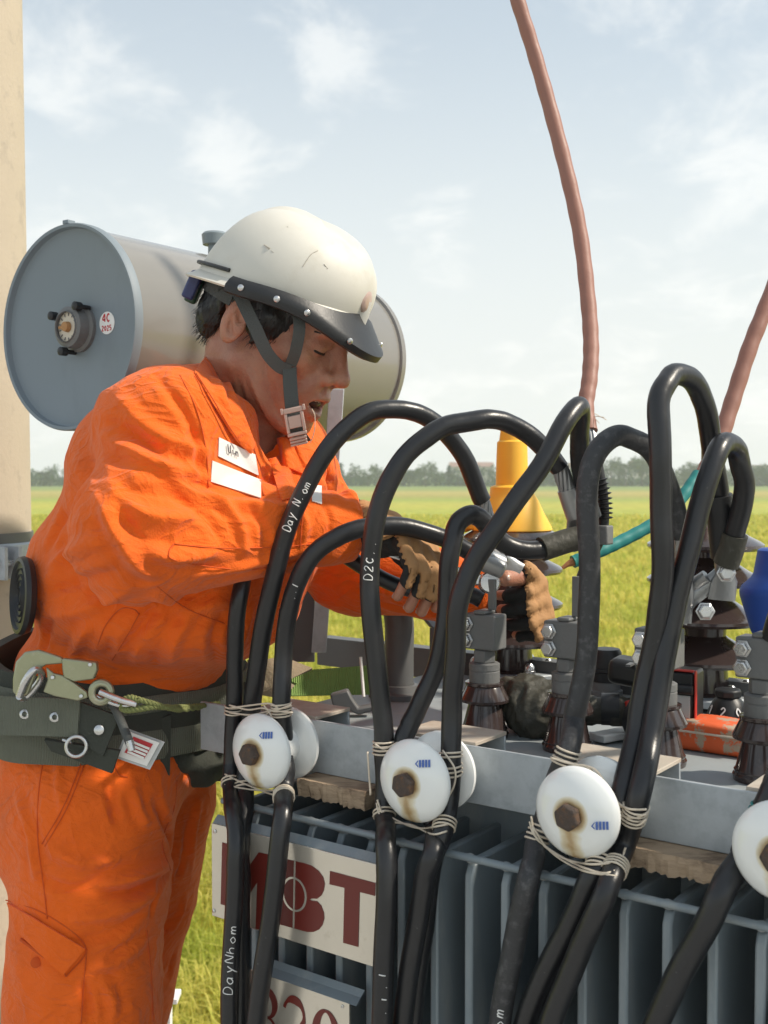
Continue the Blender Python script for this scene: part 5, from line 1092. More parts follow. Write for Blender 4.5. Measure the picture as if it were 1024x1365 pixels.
trouser_strokes = [([(148, 1040), (150, 1075), (158, 1100)], .009, -.006), ([(178, 1045), (186, 1080), (200, 1100)], .009, .006), ([(205, 1060), (225, 1110), (236, 1150)], .010, -.007),
    ([(236, 1150), (190, 1165), (140, 1180)], .011, .008), ([(225, 1165), (180, 1190), (110, 1190)], .010, -.007), ([(215, 1180), (160, 1215), (90, 1225)], .012, .008), ([(60, 1130), (110, 1150), (175, 1140)], .011, .006), ([(50, 1170), (100, 1185), (150, 1160)], .010, -.006),
    ([(195, 1215), (150, 1245), (90, 1255)], .010, -.005), ([(20, 1050), (40, 1110), (50, 1180)], .012, .006), ([(200, 1250), (160, 1280), (120, 1290)], .011, .006), ([(130, 1300), (150, 1330), (150, 1365)], .010, .005), ([(110, 1305), (118, 1340), (120, 1365)], .009, -.006),
    ([(236, 1150), (212, 1185), (200, 1225)], .006, -.007), ([(228, 1140), (200, 1160), (165, 1172)], .006, .006), ([(268, 1060), (258, 1110), (256, 1160)], .009, .005), ([(250, 1090), (244, 1150), (225, 1190)], .009, -.005), ([(250, 1190), (235, 1230), (215, 1250)], .009, .005), ([(235, 1260), (225, 1300), (215, 1330)], .009, -.004), ([(80, 1000), (78, 1040), (85, 1090)], .008, .004)]
V = folds(V, N, [(a_, b_ * .75, c_ * 1.3) for a_, b_, c_ in trouser_strokes]); V = laplace(V, F, 1, .15)
tro = mesh_obj('trousers', V, F, M['orange'], person, ang=180); TRV = V
sub = tro.modifiers.new('sub', 'SUBSURF'); sub.levels = 0; sub.render_levels = 1
for pl in ([(62, 990), (52, 1050), (50, 1115), (58, 1180), (63, 1225)], [(108, 1018), (85, 1075), (56, 1125)], [(112, 1020), (90, 1076), (60, 1128)], [(8, 1200), (60, 1218), (116, 1262), (88, 1302)], [(24, 1238), (60, 1265), (78, 1280), (88, 1302)], [(116, 1265), (112, 1310), (108, 1365)], [(196, 1240), (202, 1300), (205, 1365)], [(228, 1160), (216, 1120), (232, 1080), (236, 1040)], [(154, 1020), (158, 1032), (170, 1036)]): seam(TRV, pl, tro)
patch(TRV, [(10, 1203), (114, 1265), (84, 1300), (22, 1240)], tro, 'pocket_flap', M['orange'], .003, 11, .006)
a = MB(); c = surf_pts(TRV, [(48, 1283), (50, 1285)], 2)[0]; a.lathe([(.007, 0), (.0068, .002), (.005, .003), (0, .0028)], axisframe(c + unit(CAMP - c) * .003, CAMP - c), 16); a.build('button', M['orange_d'], tro)
seam(TRV, [(28, 1252), (60, 1275), (76, 1282)], tro, .0025, M['orange_d'], name='pocket_opening')
for A_ in (ANN, ANF):
    def boot_sdf(p, A_=A_):
        t_ = A_ + BFW * .15; d = sd_cone(p, A_ + np.array([0, 0, .06]), np.array([A_[0], A_[1], DECK + .05]), .055, .05); d = smin(d, sd_cone(p, np.array([A_[0], A_[1], DECK + .045]) - BFW * .03, np.array([t_[0], t_[1], DECK + .04]), .045, .04), .03); return smax(d, DECK + .001 - p[:, 2], .004)
    V, F, N = surface(boot_sdf, A_ - np.array([.16, .22, .12]), A_ + np.array([.26, .14, .14]), .01); mesh_obj('boot', V, F, M['leather'], person, ang=180)
# ---- head
HPsi, HPit = R(22), R(28)
HFv = np.array([math.cos(HPit) * math.cos(HPsi), -math.cos(HPit) * math.sin(HPsi), -math.sin(HPit)])
HRv = np.array([-math.sin(HPsi), -math.cos(HPsi), 0]); HUv = -np.cross(HFv, HRv) if np.cross(HFv, HRv)[2] < 0 else np.cross(HFv, HRv)
HS = 1.03
HO = P(325, 441, 1.45) - HRv * .072 * HS
HM = np.stack([HFv, -HRv, HUv], 1)            # columns: forward, left, up
def hw(x, y, z): return HO + HM @ (np.array([x, y, z]) * HS)
def head_local(p): return ((p - HO) @ HM) / HS
NKB = P(316, 612, 1.585)
def head_sdf(p):
    q = head_local(p); e = lambda c, r: sd_ell(q, np.array(c), r); co = lambda a, b, ra, rb: sd_cone(q, np.array(a), np.array(b), ra, rb)
    d = e((-.006, 0, .055), (.098, .077, .085))
    d = smin(d, e((.040, 0, -.005), (.058, .060, .080)), .03)
    for s in (-1, 1):
        d = smin(d, co((.004, s * .050, -.040), (.074, s * .014, -.082), .020, .017), .022)
        d = smin(d, e((.064, s * .046, .002), (.024, .022, .020)), .018)
    d = smin(d, e((.087, 0, -.081), (.018, .022, .017)), .016)
    d = smin(d, co((.084, -.036, .044), (.084, .036, .044), .013, .013), .018)
    d = smin(d, e((.083, 0, -.040), (.026, .032, .032)), .018)
    for s in (-1, 1):
        d = smax(d, -e((.104, s * .033, .022), (.020, .019, .013)), .014)
        d = smin(d, e((.0805, s * .033, .022), (.0135, .0150, .0125)), .005)
        d = smin(d, co((.092, s * .022, .028), (.078, s * .048, .026), .0045, .004), .006)
    nose = co((.095, 0, .034), (.113, 0, .000), .0085, .0105)
    nose = smin(nose, e((.1165, 0, -.005), (.0125, .0125, .0105)), .008)
    for s in (-1, 1): nose = smin(nose, e((.1035, s * .0160, -.0105), (.0122, .0092, .0092)), .006)
    d = smin(d, nose, .009)
    for s in (-1, 1): d = smax(d, -e((.1085, s * .0090, -.0190), (.0065, .0050, .0058)), .003)
    lipu = sd_chain(q, [np.array(v_) for v_ in ((.090, -.024, -.044), (.104, -.012, -.037), (.1085, 0, -.0365), (.104, .012, -.037), (.090, .024, -.044))], [.0035, .0055, .0058, .0055, .0035])
    lipl = sd_chain(q, [np.array(v_) for v_ in ((.090, -.023, -.048), (.101, -.012, -.0592), (.105, 0, -.0618), (.101, .012, -.0592), (.090, .023, -.048))], [.0035, .0058, .0065, .0058, .0035])
    d = smin(d, lipu, .006); d = smin(d, lipl, .006)
    d = smax(d, -e((.104, 0, -.0478), (.022, .0205, .0078)), .004)
    d = smin(d, co((.094, -.026, -.024), (.080, -.036, -.050), .004, .003), .012)
    # ears
    for s in (-1, 1):
        er = e((-.014, s * .0790, .006), (.0175, .0075, .030)); er = smax(er, -e((-.007, s * .0866, .006), (.0115, .0090, .0205)), .003); er = smin(er, sd_cone(q, np.array((-.018, s * .0805, .018)), np.array((-.006, s * .0800, -.006)), .0035, .0028), .003); er = smin(er, e((-.003, s * .077, .000), (.006, .006, .009)), .004); d = smin(d, er, .006)
    # neck and shoulders under the jacket, one surface with the head
    nk = sd_cone(p, HO + HM @ np.array([-.022, 0, -.035]), NKB, .057, .064); d = smin(d, nk, .022)
    d = smin(d, sd_cone(p, HO + HM @ np.array([.004, -.042, -.035]), NKB + BFW * .045, .012, .010), .02)
    d = smin(d, sd_ell(p, P(300, 650, 1.60), (.10, .14, .10), R2), .05)
    return d
c = HO; lo = c + np.array([-.20, -.20, -.30]); hi = c + np.array([.20, .22, .17])
V, F, N = surface(head_sdf, lo, hi, .0030)
q = head_local(V); g_ = mesh_normals(V, F)
V = V + g_ * ((vnoise(V, (60, 60, 60), 2.) * .0006 + vnoise(V, (150, 150, 150), 9.) * .00035) * (q[:, 2] > -.2))[:, None]
# creases: cheek fold, crow's feet, forehead, neck tendons
face_strokes = [([(444, 505), (432, 520), (424, 535)], .0035, -.0022), ([(395, 452), (388, 456), (382, 462)], .002, -.001), ([(395, 458), (388, 464)], .002, -.001), ([(330, 490), (345, 530), (368, 572)], .006, .0035), ([(352, 500), (366, 540), (380, 570)], .006, -.003), ([(318, 500), (325, 540), (338, 580)], .005, -.003), ([(350, 470), (356, 500), (372, 530)], .006, -.002)]
V = folds(V, g_, face_strokes)
body = mesh_obj('body', V, F, M['skin'], person, ang=180); HV_ = V
sub = body.modifiers.new('sub', 'SUBSURF'); sub.levels = 0; sub.render_levels = 1
a = MB(); Mh = np.eye(4); Mh[:3, :3] = HM * HS; Mh[:3, 3] = HO
a.sphere((.088, 0, -.0475), (.0155, .0200, .0085), 16, 10, Mh); a.build('mouth_inside', M['mouth'], person)
a = MB()
for k in range(7): an = R(-60 + 20 * k); a.sphere((.083 + .0165 * math.cos(an), .0175 * math.sin(an), -.0425), (.0035, .0035, .0042), 8, 6, Mh)
a.build('teeth', M['teeth'], person)
for s in (-1, 1):
    a = MB(); pts = [xf([(.0805 + .0135 * math.cos(t) * .96, s * .033 + .0150 * math.sin(t), .0185 - .002 * math.cos(t))], Mh)[0] for t in np.linspace(R(-62), R(62), 14)]; a.tube(pts, [.0008] + [.0017] * 12 + [.0010], 6); a.build('eyelash', M['hair'], person)
    a = MB(); pts = [xf([(.0955 - .016 * abs(t) ** 2.2, s * (.033 + .020 * t), .0430 - .004 * t * t)], Mh)[0] for t in np.linspace(-1, 1, 12)]; a.tube(pts, [.0012] + [.003] * 9 + [.002, .001], 6, rb=[.001] + [.0018] * 9 + [.0015, .001]); a.build('eyebrow', M['hair'], person)
a = MB()
for nm, pts, w_ in (('u', ((.0915, -.023, -.0435), (.1055, -.0115, -.0365), (.1105, 0, -.0375), (.1055, .0115, -.0365), (.0915, .023, -.0435)), .0034), ('l', ((.0915, -.022, -.0480), (.1030, -.0115, -.0587), (.1075, 0, -.0612), (.1030, .0115, -.0587), (.0915, .022, -.0480)), .0042)):
    p = catmull([xf([q_], Mh)[0] for q_ in pts], 6); a.tube(p, np.r_[.0012, np.full(len(p) - 2, w_), .0012], 10)
a.build('lips', M['lip'], person, ang=180)
# hair
def hair_sdf(p):
    q = head_local(p); d = sd_ell(q, np.array((-.008, 0, .052)), (.1035, .0825, .090))
    side = sd_ell(q, np.array((.022, 0, .030)), (.040, .0800, .055)); d = smin(d, side, .01)
    nape = sd_ell(q, np.array((-.068, 0, .000)), (.036, .060, .046)); d = smin(d, nape, .015)
    burn = np.minimum(sd_cone(q, np.array((.028, -.068, .030)), np.array((.018, -.071, -.016)), .016, .005), sd_cone(q, np.array((.022, .070, .030)), np.array((.016, .071, -.014)), .014, .004)); d = smin(d, burn, .008)
    d = smax(d, q[:, 0] - (.056 + .25 * (q[:, 2] - .03)), .006)
    cut = np.where(q[:, 0] > -.004, .004 - q[:, 2] - .9 * np.clip(.02 - np.abs(q[:, 0] - .014), 0, .02), np.where(q[:, 0] > -.045, .024 - q[:, 2], -.040 - q[:, 2])); d = smax(d, cut, .006)
    return smax(d, q[:, 2] - .085, .01)
V, F, N = surface(hair_sdf, lo + np.array([0, 0, .1]), hi, .0042); N = mesh_normals(V, F); V = V + N * (vnoise(V, (140, 140, 60), 4.) * .0022 + vnoise(V, (320, 320, 120), 8.) * .0012)[:, None]
hair = mesh_obj('hair', V, F, M['hair'], person, ang=180)
rj = np.random.default_rng(8); a = MB(); q = head_local(V); I = np.where((q[:, 1] < .0) & (q[:, 2] < .06))[0]
for i in rj.choice(I, 1400):
    dn = unit(HM @ np.array([-.25 + rj.normal(0, .25), rj.normal(0, .2), -1.])); b0 = V[i] + N[i] * .0004; L_ = rj.uniform(.006, .014); b1 = b0 + dn * L_ * .5 + N[i] * .0012; b2 = b0 + dn * L_ + N[i] * .0012; sd_ = unit(np.cross(dn, N[i])) * .0004
    a.add([b0 - sd_, b0 + sd_, b1 + sd_, b1 - sd_, b2], [(0, 1, 2, 3), (3, 2, 4)])
mesh_obj('hair_strands', np.vstack(a.V), a.F, M['hair'], hair, fix=False)
# ---- gloved hands
def hand(base, fwd, up, fingers, thumb, palm, name, mir=False):
    """base = wrist; local axes: x along the hand, y across (thumb side +), z out of the back of the hand"""
    x = unit(fwd); z = unit(np.asarray(up) - x * (np.asarray(up) @ x)); y = np.cross(z, x) * (-1 if mir else 1); Mh_ = frame(base, x, y, z)
    chains = []
    for (yo, l0, l1, l2, c0, c1, c2, r) in fingers:
        p = np.array([.088, yo, .004]); an = 0; pts = [p]; rs = [r * 1.08]
        for L_, cc in ((l0, c0), (l1, c1), (l2, c2)):
            an += R(cc); p = p + np.array([math.cos(an), yo * .0, -math.sin(an)]) * L_; pts.append(p); rs.append(r * (1 - .05 * len(pts)))
        chains.append((np.array(pts), rs))
    tp = np.array(thumb[0]); tp = (tp - base) @ np.stack([x, y, z], 1) if len(thumb) > 2 else tp; chains.append((tp, thumb[1]))
    inv_ = lambda p: (p - base) @ np.stack([x, y, z], 1)
    def glove_sdf(p):
        q = inv_(p); d = sd_ell(q, np.array([.050, 0, 0]), palm); d = smin(d, sd_cone(q, np.array([-.03, 0, 0]), np.array([.03, 0, 0]), .030, .031), .02)
        for pts, rs in chains: d = smin(d, sd_chain(q, pts[:-1], rs[:-1]), .006)
        tipcut = None
        return d
    def tip_sdf(p):
        q = inv_(p); d = None
        for pts, rs in chains:
            e = sd_cone(q, pts[-2] + (pts[-3] - pts[-2]) * .3, pts[-1], rs[-2] * .90, rs[-1] * .88); d = e if d is None else np.minimum(d, e)
        return d
    lo_ = base - .16; hi_ = base + .16
    V, F, N = surface(glove_sdf, lo_, hi_, .0030); Nn = mesh_normals(V, F); V = V + Nn * (vnoise(V, (90, 90, 90), 6.) * .0016)[:, None]
    q = inv_(V)
    gl = mesh_obj('glove', V, F, M['glove'], person, ang=180)
    # tan leather on the backs of fingers and hand
    dl = np.stack([x, y, z], 1) @ unit(np.array([.62, 0, .78]))
    def leather_sdf(p): q = inv_(p); return smax(smax(glove_sdf(p) - .0024, .0030 - glove_sdf(p + dl * .0062), .0015), -.012 - q[:, 0], .003)
    V, F, N = surface(leather_sdf, lo_, hi_, .0030); Nn = mesh_normals(V, F); V = V + Nn * (vnoise(V, (90, 90, 90), 6.) * .0016)[:, None]; mesh_obj('leather_back', V, F, M['tan'], gl, ang=180)
    V, F, N = surface(tip_sdf, lo_, hi_, .0026); mesh_obj('fingertips', V, F, M['skin'], person, ang=180)
    for pts, rs in chains:
        d = unit(pts[-1] - pts[-2]); nz = np.array([0, 0, 1.]) - d * d[2]; nz = unit(nz); c = xf([pts[-1] + nz * rs[-1] * .72 + d * rs[-1] * .15], Mh_)[0]; Rm = np.stack([x, y, z], 1)
        a = MB(); fr = frame(c, Rm @ d, Rm @ np.cross(nz, d), Rm @ nz); a.sphere((0, 0, 0), (.0055, .0045, .0016), 10, 6, fr); a.build('nail', M['buckle'], person)
    return Mh_
f4 = [(.030, .040, .026, .022, 38, 62, 40, .0098), (.010, .044, .028, .023, 42, 66, 42, .0102), (-.011, .041, .027, .022, 45, 66, 42, .0098), (-.030, .033, .022, .020, 48, 66, 40, .0088)]
# right hand over the ratchet handle, back of the hand up and towards the camera
hand(WRN + unit(WRN - ELN) * .024, np.array([.74, -.60, -.30]), np.array([.32, -.08, .94]), [(a_, b_, c_, d_, e_ - 6, f_ - 24, g_ - 20, h_) for a_, b_, c_, d_, e_, f_, g_, h_ in f4], ([(.030, .030, -.010), (.058, .040, -.024), (.086, .036, -.038), (.106, .030, -.046)], [.016, .0135, .0118, .0105]), (.052, .042, .019), 'right')
# left hand round the terminal, fingers towards the camera
hand(WRF + unit(WRF - ELF) * .030, np.array([.36, -.92, .06]), np.array([.90, .36, .22]), [(a_, b_, c_, d_, e_ + 16, f_ + 14, g_ + 8, h_) for a_, b_, c_, d_, e_, f_, g_, h_ in f4], ([P(702, 802, 1.57), P(712, 778, 1.535), P(700, 763, 1.495), P(674, 771, 1.468)], [.0165, .0150, .0140, .0122], 'world'), (.050, .042, .019), 'left', True)
# ================================================================ HARD HAT
hat = thing('hard_hat', hw(0, 0, .05), 'cream hard hat with black rubber rim and chin strap, worn by the worker', 'hard hat')
def hq(x, y, z): return xf([(x, y, z)], Mh)[0]
def rimz(x): return .046 + .21 * x if x > 0 else .046 + .16 * x      # rim drops a little at the nape
# shell: rings from rim to crown
ringn, rows = 72, []
for j in range(17):
    t = j / 16; ph = t * math.pi / 2; row = []
    for k in range(ringn):
        a_ = 2 * math.pi * k / ringn; ca, sa = math.cos(a_), math.sin(a_)
        rx = .105 if ca > 0 else .117; s_ = math.cos(ph) ** .64
        x = -.004 + rx * ca * s_ + .010 * t * (1 - t) * 2; y = .106 * sa * s_; x0 = -.004 + rx * ca
        z = rimz(x0) + .010 + (.158 - rimz(x0) - .010) * math.sin(ph) ** .95
        cr_ = max(0, 1 - (y / .017) ** 2) * .0065 * min(1, t * 2.2) * (1 if x > -.09 else .4); row.append(hq(x, y, z + cr_))
    rows.append(row)
a = MB(); a.sheet(np.array(rows), .0028, closed=True); sh = a.build('shell', M['shell'], hat, ang=60)
# brim: flares out, longest in front
rows = []
for j in range(6):
    t = j / 5; row = []
    for k in range(ringn):
        a_ = 2 * math.pi * k / ringn; ca, sa = math.cos(a_), math.sin(a_); fr = max(0, ca) ** 4.0; bk = max(0, -ca) ** 2
        rx = .105 if ca > 0 else .117; w_ = .010 + .031 * fr + .005 * bk; x0 = -.004 + rx * ca; z = rimz(x0) + .010 - t * (.010 + .024 * fr + .004 * bk)
        row.append(hq(-.004 + (rx + w_ * t) * ca, (.106 + w_ * t) * sa, z))
    rows.append(row)
a = MB(); a.sheet(np.array(rows), .003, closed=True); a.build('brim', M['shell'], hat, ang=60)
# black rubber strip along sides and front of the brim
rows = []; n = 60
for j in range(5):
    row = []
    for k in range(n + 1):
        a_ = R(-98) + R(196) * k / n; ca, sa = math.cos(a_), math.sin(a_); fr = max(0, ca) ** 4.0; rx = .105 if ca > 0 else .117; w_ = .010 + .031 * fr
        x0 = -.004 + rx * ca; z = rimz(x0) + .010 - (.010 + .024 * fr); tt = j / 4
        out = w_ + (.002, .0045, .0045, .003, -.006)[j]; dzz = (.012, .0105, .003, -.0045, -.006)[j] - .004 * fr
        if j == 0:
            ti = 1 - .97 * fr - .30 * (1 - fr); inn = w_ * ti; row.append(hq(-.004 + (rx + inn) * ca, (.106 + inn) * sa, rimz(x0) + .010 - ti * (.010 + .024 * fr) + .0035 + .008 * (1 - fr)))
        elif j == 1: row.append(hq(-.004 + (rx + w_ * .86) * ca, (.106 + w_ * .86 + .003) * sa, z + .0065 + .004 * (1 - fr)))
        else: row.append(hq(-.004 + (rx + out) * ca, (.106 + out) * sa, z + dzz))
    rows.append(row)
a = MB(); a.sheet(np.array(rows), .002); strip = a.build('rubber_rim', M['black'], hat, ang=60)
for d_ in (-88, -66, -48, -22, 30, 60):
    a_ = R(d_); ca, sa = math.cos(a_), math.sin(a_); fr = max(0, ca) ** 4.0; rx = .105 if ca > 0 else .117; w_ = .010 + .031 * fr; x0 = -.004 + rx * ca; z = rimz(x0) - .024 * fr
    c0 = hq(-.004 + (rx + w_ + .0055) * ca, (.106 + w_ + .0055) * sa, z + .0045 - .004 * fr); c1 = hq(-.004 + (rx + w_ + .03) * ca, (.106 + w_ + .03) * sa, z + .0065 - .004 * fr)
    a = MB(); a.lathe([(.0042, 0), (.004, .0014), (.0022, .0028), (0, .003)], axisframe(c0, c1 - c0), 14); a.build('rivet', M['silver'], strip)
# side channel moulding and front badge
rows = [hq(-.004 + .1235 * math.cos(R(t)) * 1.0, .1080 * math.sin(R(t)), rimz(.13 * math.cos(R(t))) + .020) for t in range(-176, -100, 4)]
a = MB(); a.tube(rows, .0028, 8); a.build('rear_cord', M['black'], hat)
a = MB(); bM = axisframe(hq(.097, 0, .098), HM @ np.array([.96, 0, .28])); a.lathe([(.013, 0), (.013, .003), (.010, .006), (.006, .007), (0, .0072)], bM @ frame((0, 0, .002), (1, 0, 0), (0, 1.25, 0), (0, 0, 1)), 24); a.build('badge', M['buckle'], hat, ang=30)
a = MB(); a.tube([hq(.1055, 0, .062), hq(.1045, 0, .082), hq(.100, 0, .098)], .0035, 8, rb=.009); a.build('front_ridge', M['shell'], hat)
# chin strap: rear and front webs meet below the ear, then the buckle
def web(pts, w_, name, mat, par, th=.0016, out=None):
    p = catmull(pts, 8); t, A_, B_ = rmf(p); rows = []
    for i in range(len(p)):
        o_ = unit((p[i] - HO) - t[i] * ((p[i] - HO) @ t[i])); sd_ = np.cross(t[i], o_); rows.append([p[i] + sd_ * w_ * s + o_ * .0004 for s in (-.5, -.17, .17, .5)])
    a = MB(); a.sheet(np.array(rows), th); return a.build(name, mat, par, ang=60)
J = P(386, 494, 1.437)
web([P(313, 378, 1.430), P(325, 405, 1.421), P(342, 440, 1.415), P(356, 470, 1.420), P(372, 488, 1.430), J], .0165, 'rear_strap', M['strap'], hat)
web([P(398, 420, 1.408), P(399, 440, 1.408), P(394, 468, 1.420), J + np.array([.001, -.001, .006])], .0155, 'front_strap', M['strap'], hat)
web([J + np.array([0, -.001, .004]), P(387, 515, 1.437), P(390, 545, 1.440), P(397, 575, 1.446), P(406, 590, 1.46)], .0185, 'chin_web', M['strap'], hat)
# straps on the far side
web([hq(.03, .108, .05), hq(.04, .085, .0), hq(.06, .055, -.06), hq(.066, .012, -.102)], .0165, 'far_strap', M['strap'], hat)
cB = P(393, 560, 1.433); bx = unit(P(402, 558, 1.433) - P(384, 562, 1.433)); by = unit(P(391, 545, 1.43) - P(397, 578, 1.438)); bz = np.cross(bx, by); bz = bz if bz @ (CAMP - cB) > 0 else -bz
bF = frame(cB, bx, by, bz)
bk = MB()
for lo_, hi_ in (((-.0125, .010, -.002), (.0125, .0165, .003)), ((-.0125, -.020, -.002), (.0125, -.0155, .003)), ((-.0125, -.0154, -.002), (-.0085, .0099, .003)), ((.0085, -.0154, -.002), (.0125, .0099, .003)), ((-.0084, -.010, -.001), (.0084, .006, .0022))): bk.box(lo_, hi_, bF)
buck = bk.build('buckle', M['buckle'], hat, bevel=.001)
a = MB(); a.box((-.016, .0105, -.001), (-.0127, .018, .004), bF); a.box((.0127, .0105, -.001), (.016, .018, .004), bF); a.build('buckle_hook', M['buckle'], hat, bevel=.0006)
a = MB(); a.tube(catmull([P(414, 590, 1.455), P(419, 575, 1.445), P(420, 555, 1.435), P(416, 545, 1.43)], 5), .0007, 5); a.build('cord', M['twine'], hat)
a = MB()
for k in range(3): a.box((-.011, -.034 + .0042 * k, -.004 - .002 * (3 - k)), (.011, -.0305 + .0042 * k, .0015 - .002 * (3 - k)), bF)
a.build('buckle_slide', M['buckle'], hat, bevel=.0008)
# harness and adjuster at the nape
a = MB(); a.sheet(np.array([[hq(-.004 - .108 * math.cos(t), .084 * math.sin(t), zz) for t in np.linspace(-1.35, 1.35, 20)] for zz in (.020, .034, .048)]), .002); a.build('harness_band', M['strap'], hat, ang=60)
for (x, y, z, sx, mt, nm) in ((-.106, -.052, .018, .010, M['bluepl'], 'adjuster'), (-.114, -.030, .012, .009, M['greenpl'], 'battery_pack')):
    c = hq(x, y, z); a = MB(); a.box((-.008, -.014, -.019), (.008, .014, .019), frame(c, HM @ unit(np.array([.9, .44, 0])), HM @ unit(np.array([-.44, .9, 0])), HM[:, 2])); a.build(nm, mt, hat, bevel=.003)
# scratches on the shell
rj = np.random.default_rng(12)
for pts in ([(354, 328), (366, 338)], [(404, 355), (414, 340), (424, 334)], [(352, 326), (360, 331)], [(432, 352), (437, 358)], [(380, 300), (384, 303)]):
    sv = np.array([v.co[:] for v in sh.data.vertices]) + world_loc(hat); s = surf_pts(sv, pts, 4); a = MB(); a.tube(s + unit(CAMP - s[0]) * .0019, .0006, 5); a.build('scratch', M['scuff'], sh)
# ================================================================ SAFETY BELT
belt = thing('safety_belt', P(150, 1000, 1.50), 'olive lineman safety belt with padded band, hooks and pouch, round the worker\'s waist', 'safety belt')
BC = P(163, 940, 1.68)
def ring_pt(an, rx, ry, z):
    return np.array([BC[0], BC[1], 0]) + BFW * math.cos(an) * rx + BLT * math.sin(an) * ry + np.array([0, 0, z])
def ring(name, z0, z1, rx, ry, mat, th, tilt=0, a0=0, a1=360, par=None, waist=.004, n=72):
    rows = []
    for j in range(7):
        t = j / 6; row = []
        for k in range(n + 1):
            an = R(a0 + (a1 - a0) * k / n); bul = waist * math.sin(t * math.pi); zt = tilt * math.cos(an)
            row.append(ring_pt(an, rx + bul, ry + bul, z0 + (z1 - z0) * t + zt + .002 * math.sin(an * 7 + j)))
        rows.append(row)
    a = MB(); a.sheet(np.array(rows), th); return a.build(name, mat, par or belt, ang=60)
zb = P(150, 940, 1.60)[2]
ring('back_pad', zb - .040, zb + .066, .150, .203, M['olive_d'], .014, -.024, waist=.006)
ring('pad_binding', zb + .026, zb + .046, .161, .214, M['olive'], .004, -.022)
ring('waist_band', zb - .052, zb - .004, .158, .211, M['olive'], .005, -.010)
# wide webbing end crossing at the left, with rivets
def pxsheet(name, quad, mat, th, n=6, m=14, sag=0, par=None):
    q = np.array(quad, float); rows = []
    for i in range(n):
        t = i / (n - 1); rows.append([P(*((1 - t) * ((1 - s) * q[0] + s * q[1]) + t * ((1 - s) * q[3] + s * q[2]) - np.array([0, 0, sag * math.sin(math.pi * s)]))) for s in np.linspace(0, 1, m)])
    a = MB(); a.sheet(np.array(rows), th); return a.build(name, mat, par or belt, ang=60)
wb = pxsheet('webbing_end', [(-60, 925, 1.475), (108, 932, 1.428), (104, 982, 1.428), (-60, 978, 1.475)], M['olive'], .005)
for (x, y) in ((33, 952), (73, 956)):
    d = 1.428 + (108 - x) / 168 * .047 - .004; a = MB(); a.lathe([(.0025, .0005), (.0035, .002), (.0062, .0012), (.0068, 0)], axisframe(P(x, y, d), CAMP - P(x, y, d)), 18, caps=False); a.build('eyelet', M['silver'], wb)
tab = pxsheet('leather_tab', [(104, 934, 1.432), (160, 955, 1.428), (138, 1008, 1.43), (102, 984, 1.432)], M['olive_d'], .006)
a = MB(); c = P(132, 973, 1.424); a.lathe([(.0068, 0), (.0062, .002), (.004, .003), (0, .003)], axisframe(c, CAMP - c), 16); a.build('rivet', M['silver'], tab)
pxsheet('lower_band', [(60, 985, 1.440), (160, 1000, 1.432), (150, 1030, 1.436), (70, 1000, 1.445)], M['olive_d'], .006)
def torus(mb, c, z, Rr, r, sy=1., n=28):
    Mx = axisframe(c, z); p = [xf([(Rr * math.cos(t), Rr * sy * math.sin(t), 0)], Mx)[0] for t in np.linspace(0, 2 * math.pi, n + 1)]; mb.tube(p, r, 10, caps=False)
a = MB(); torus(a, P(102, 995, 1.425), np.array([.15, -1, .1]), .0125, .0026); a.tube([P(84, 986, 1.43), P(96, 990, 1.426)], .002, 8); a.build('d_ring', M['silver'], belt)
# forged snap hook
def outline(mb, pts, d, th, slope=0):
    P3 = [P(x, y, d) for x, y in pts]; c = sum(P3) / len(P3); e1 = unit(P(pts[0][0] + 50, pts[0][1], d - slope) - P(pts[0][0], pts[0][1], d)); nrm = unit(np.cross(e1, UV_)); nrm = nrm if nrm @ (CAMP - c) > 0 else -nrm
    e2 = np.cross(nrm, e1); Mx = frame(P3[0], e1, e2, nrm); q = [((p - P3[0]) @ e1, (p - P3[0]) @ e2) for p in P3]; mb.prism(q, -th / 2, th / 2, Mx); return Mx
hook = thing('snap_hook', P(75, 935, 1.41), 'olive steel snap hook clipped on the safety belt', 'hook')
a = MB(); outline(a, [(18, 905), (22, 882), (34, 869), (52, 866), (84, 876), (86, 884), (62, 886), (50, 894), (46, 906), (38, 926), (26, 930), (18, 922)], 1.414, .008); a.build('hook_body', M['oliveal'], hook, bevel=.0025, seg=3)
a = MB(); outline(a, [(84, 877), (130, 882), (131, 893), (126, 905), (100, 908), (86, 902), (84, 890)], 1.412, .011); a.build('hook_sleeve', M['oliveal'], hook, bevel=.002)
a = MB(); outline(a, [(62, 889), (72, 897), (84, 900), (100, 910), (116, 922), (118, 930), (104, 934), (74, 928), (58, 922), (64, 906)], 1.410, .006); a.build('gate', M['oliveal'], hook, bevel=.0018)
a = MB()
for t in range(2): torus(a, P(135, 923, 1.411 - .001 * t), np.array([.1, -1, .05]), .0125 - .002 * t, .004, 1.05)
a.build('eye', M['oliveal'], hook)
a = MB(); a.tube(catmull([P(26, 928, 1.405), P(34, 908, 1.400), P(46, 893, 1.402), P(56, 897, 1.415), P(52, 910, 1.425), P(34, 930, 1.425), P(26, 928, 1.412)], 6), .0048, 12); a.build('link', M['silver'], hook)
for (x, y) in ((120, 886), (70, 903), (108, 928)):
    a = MB(); c = P(x, y, 1.4045); a.lathe([(.0028, 0), (.0022, .0012), (0, .0014)], axisframe(c, CAMP - c), 12); a.build('pin', M['silver'], hook)
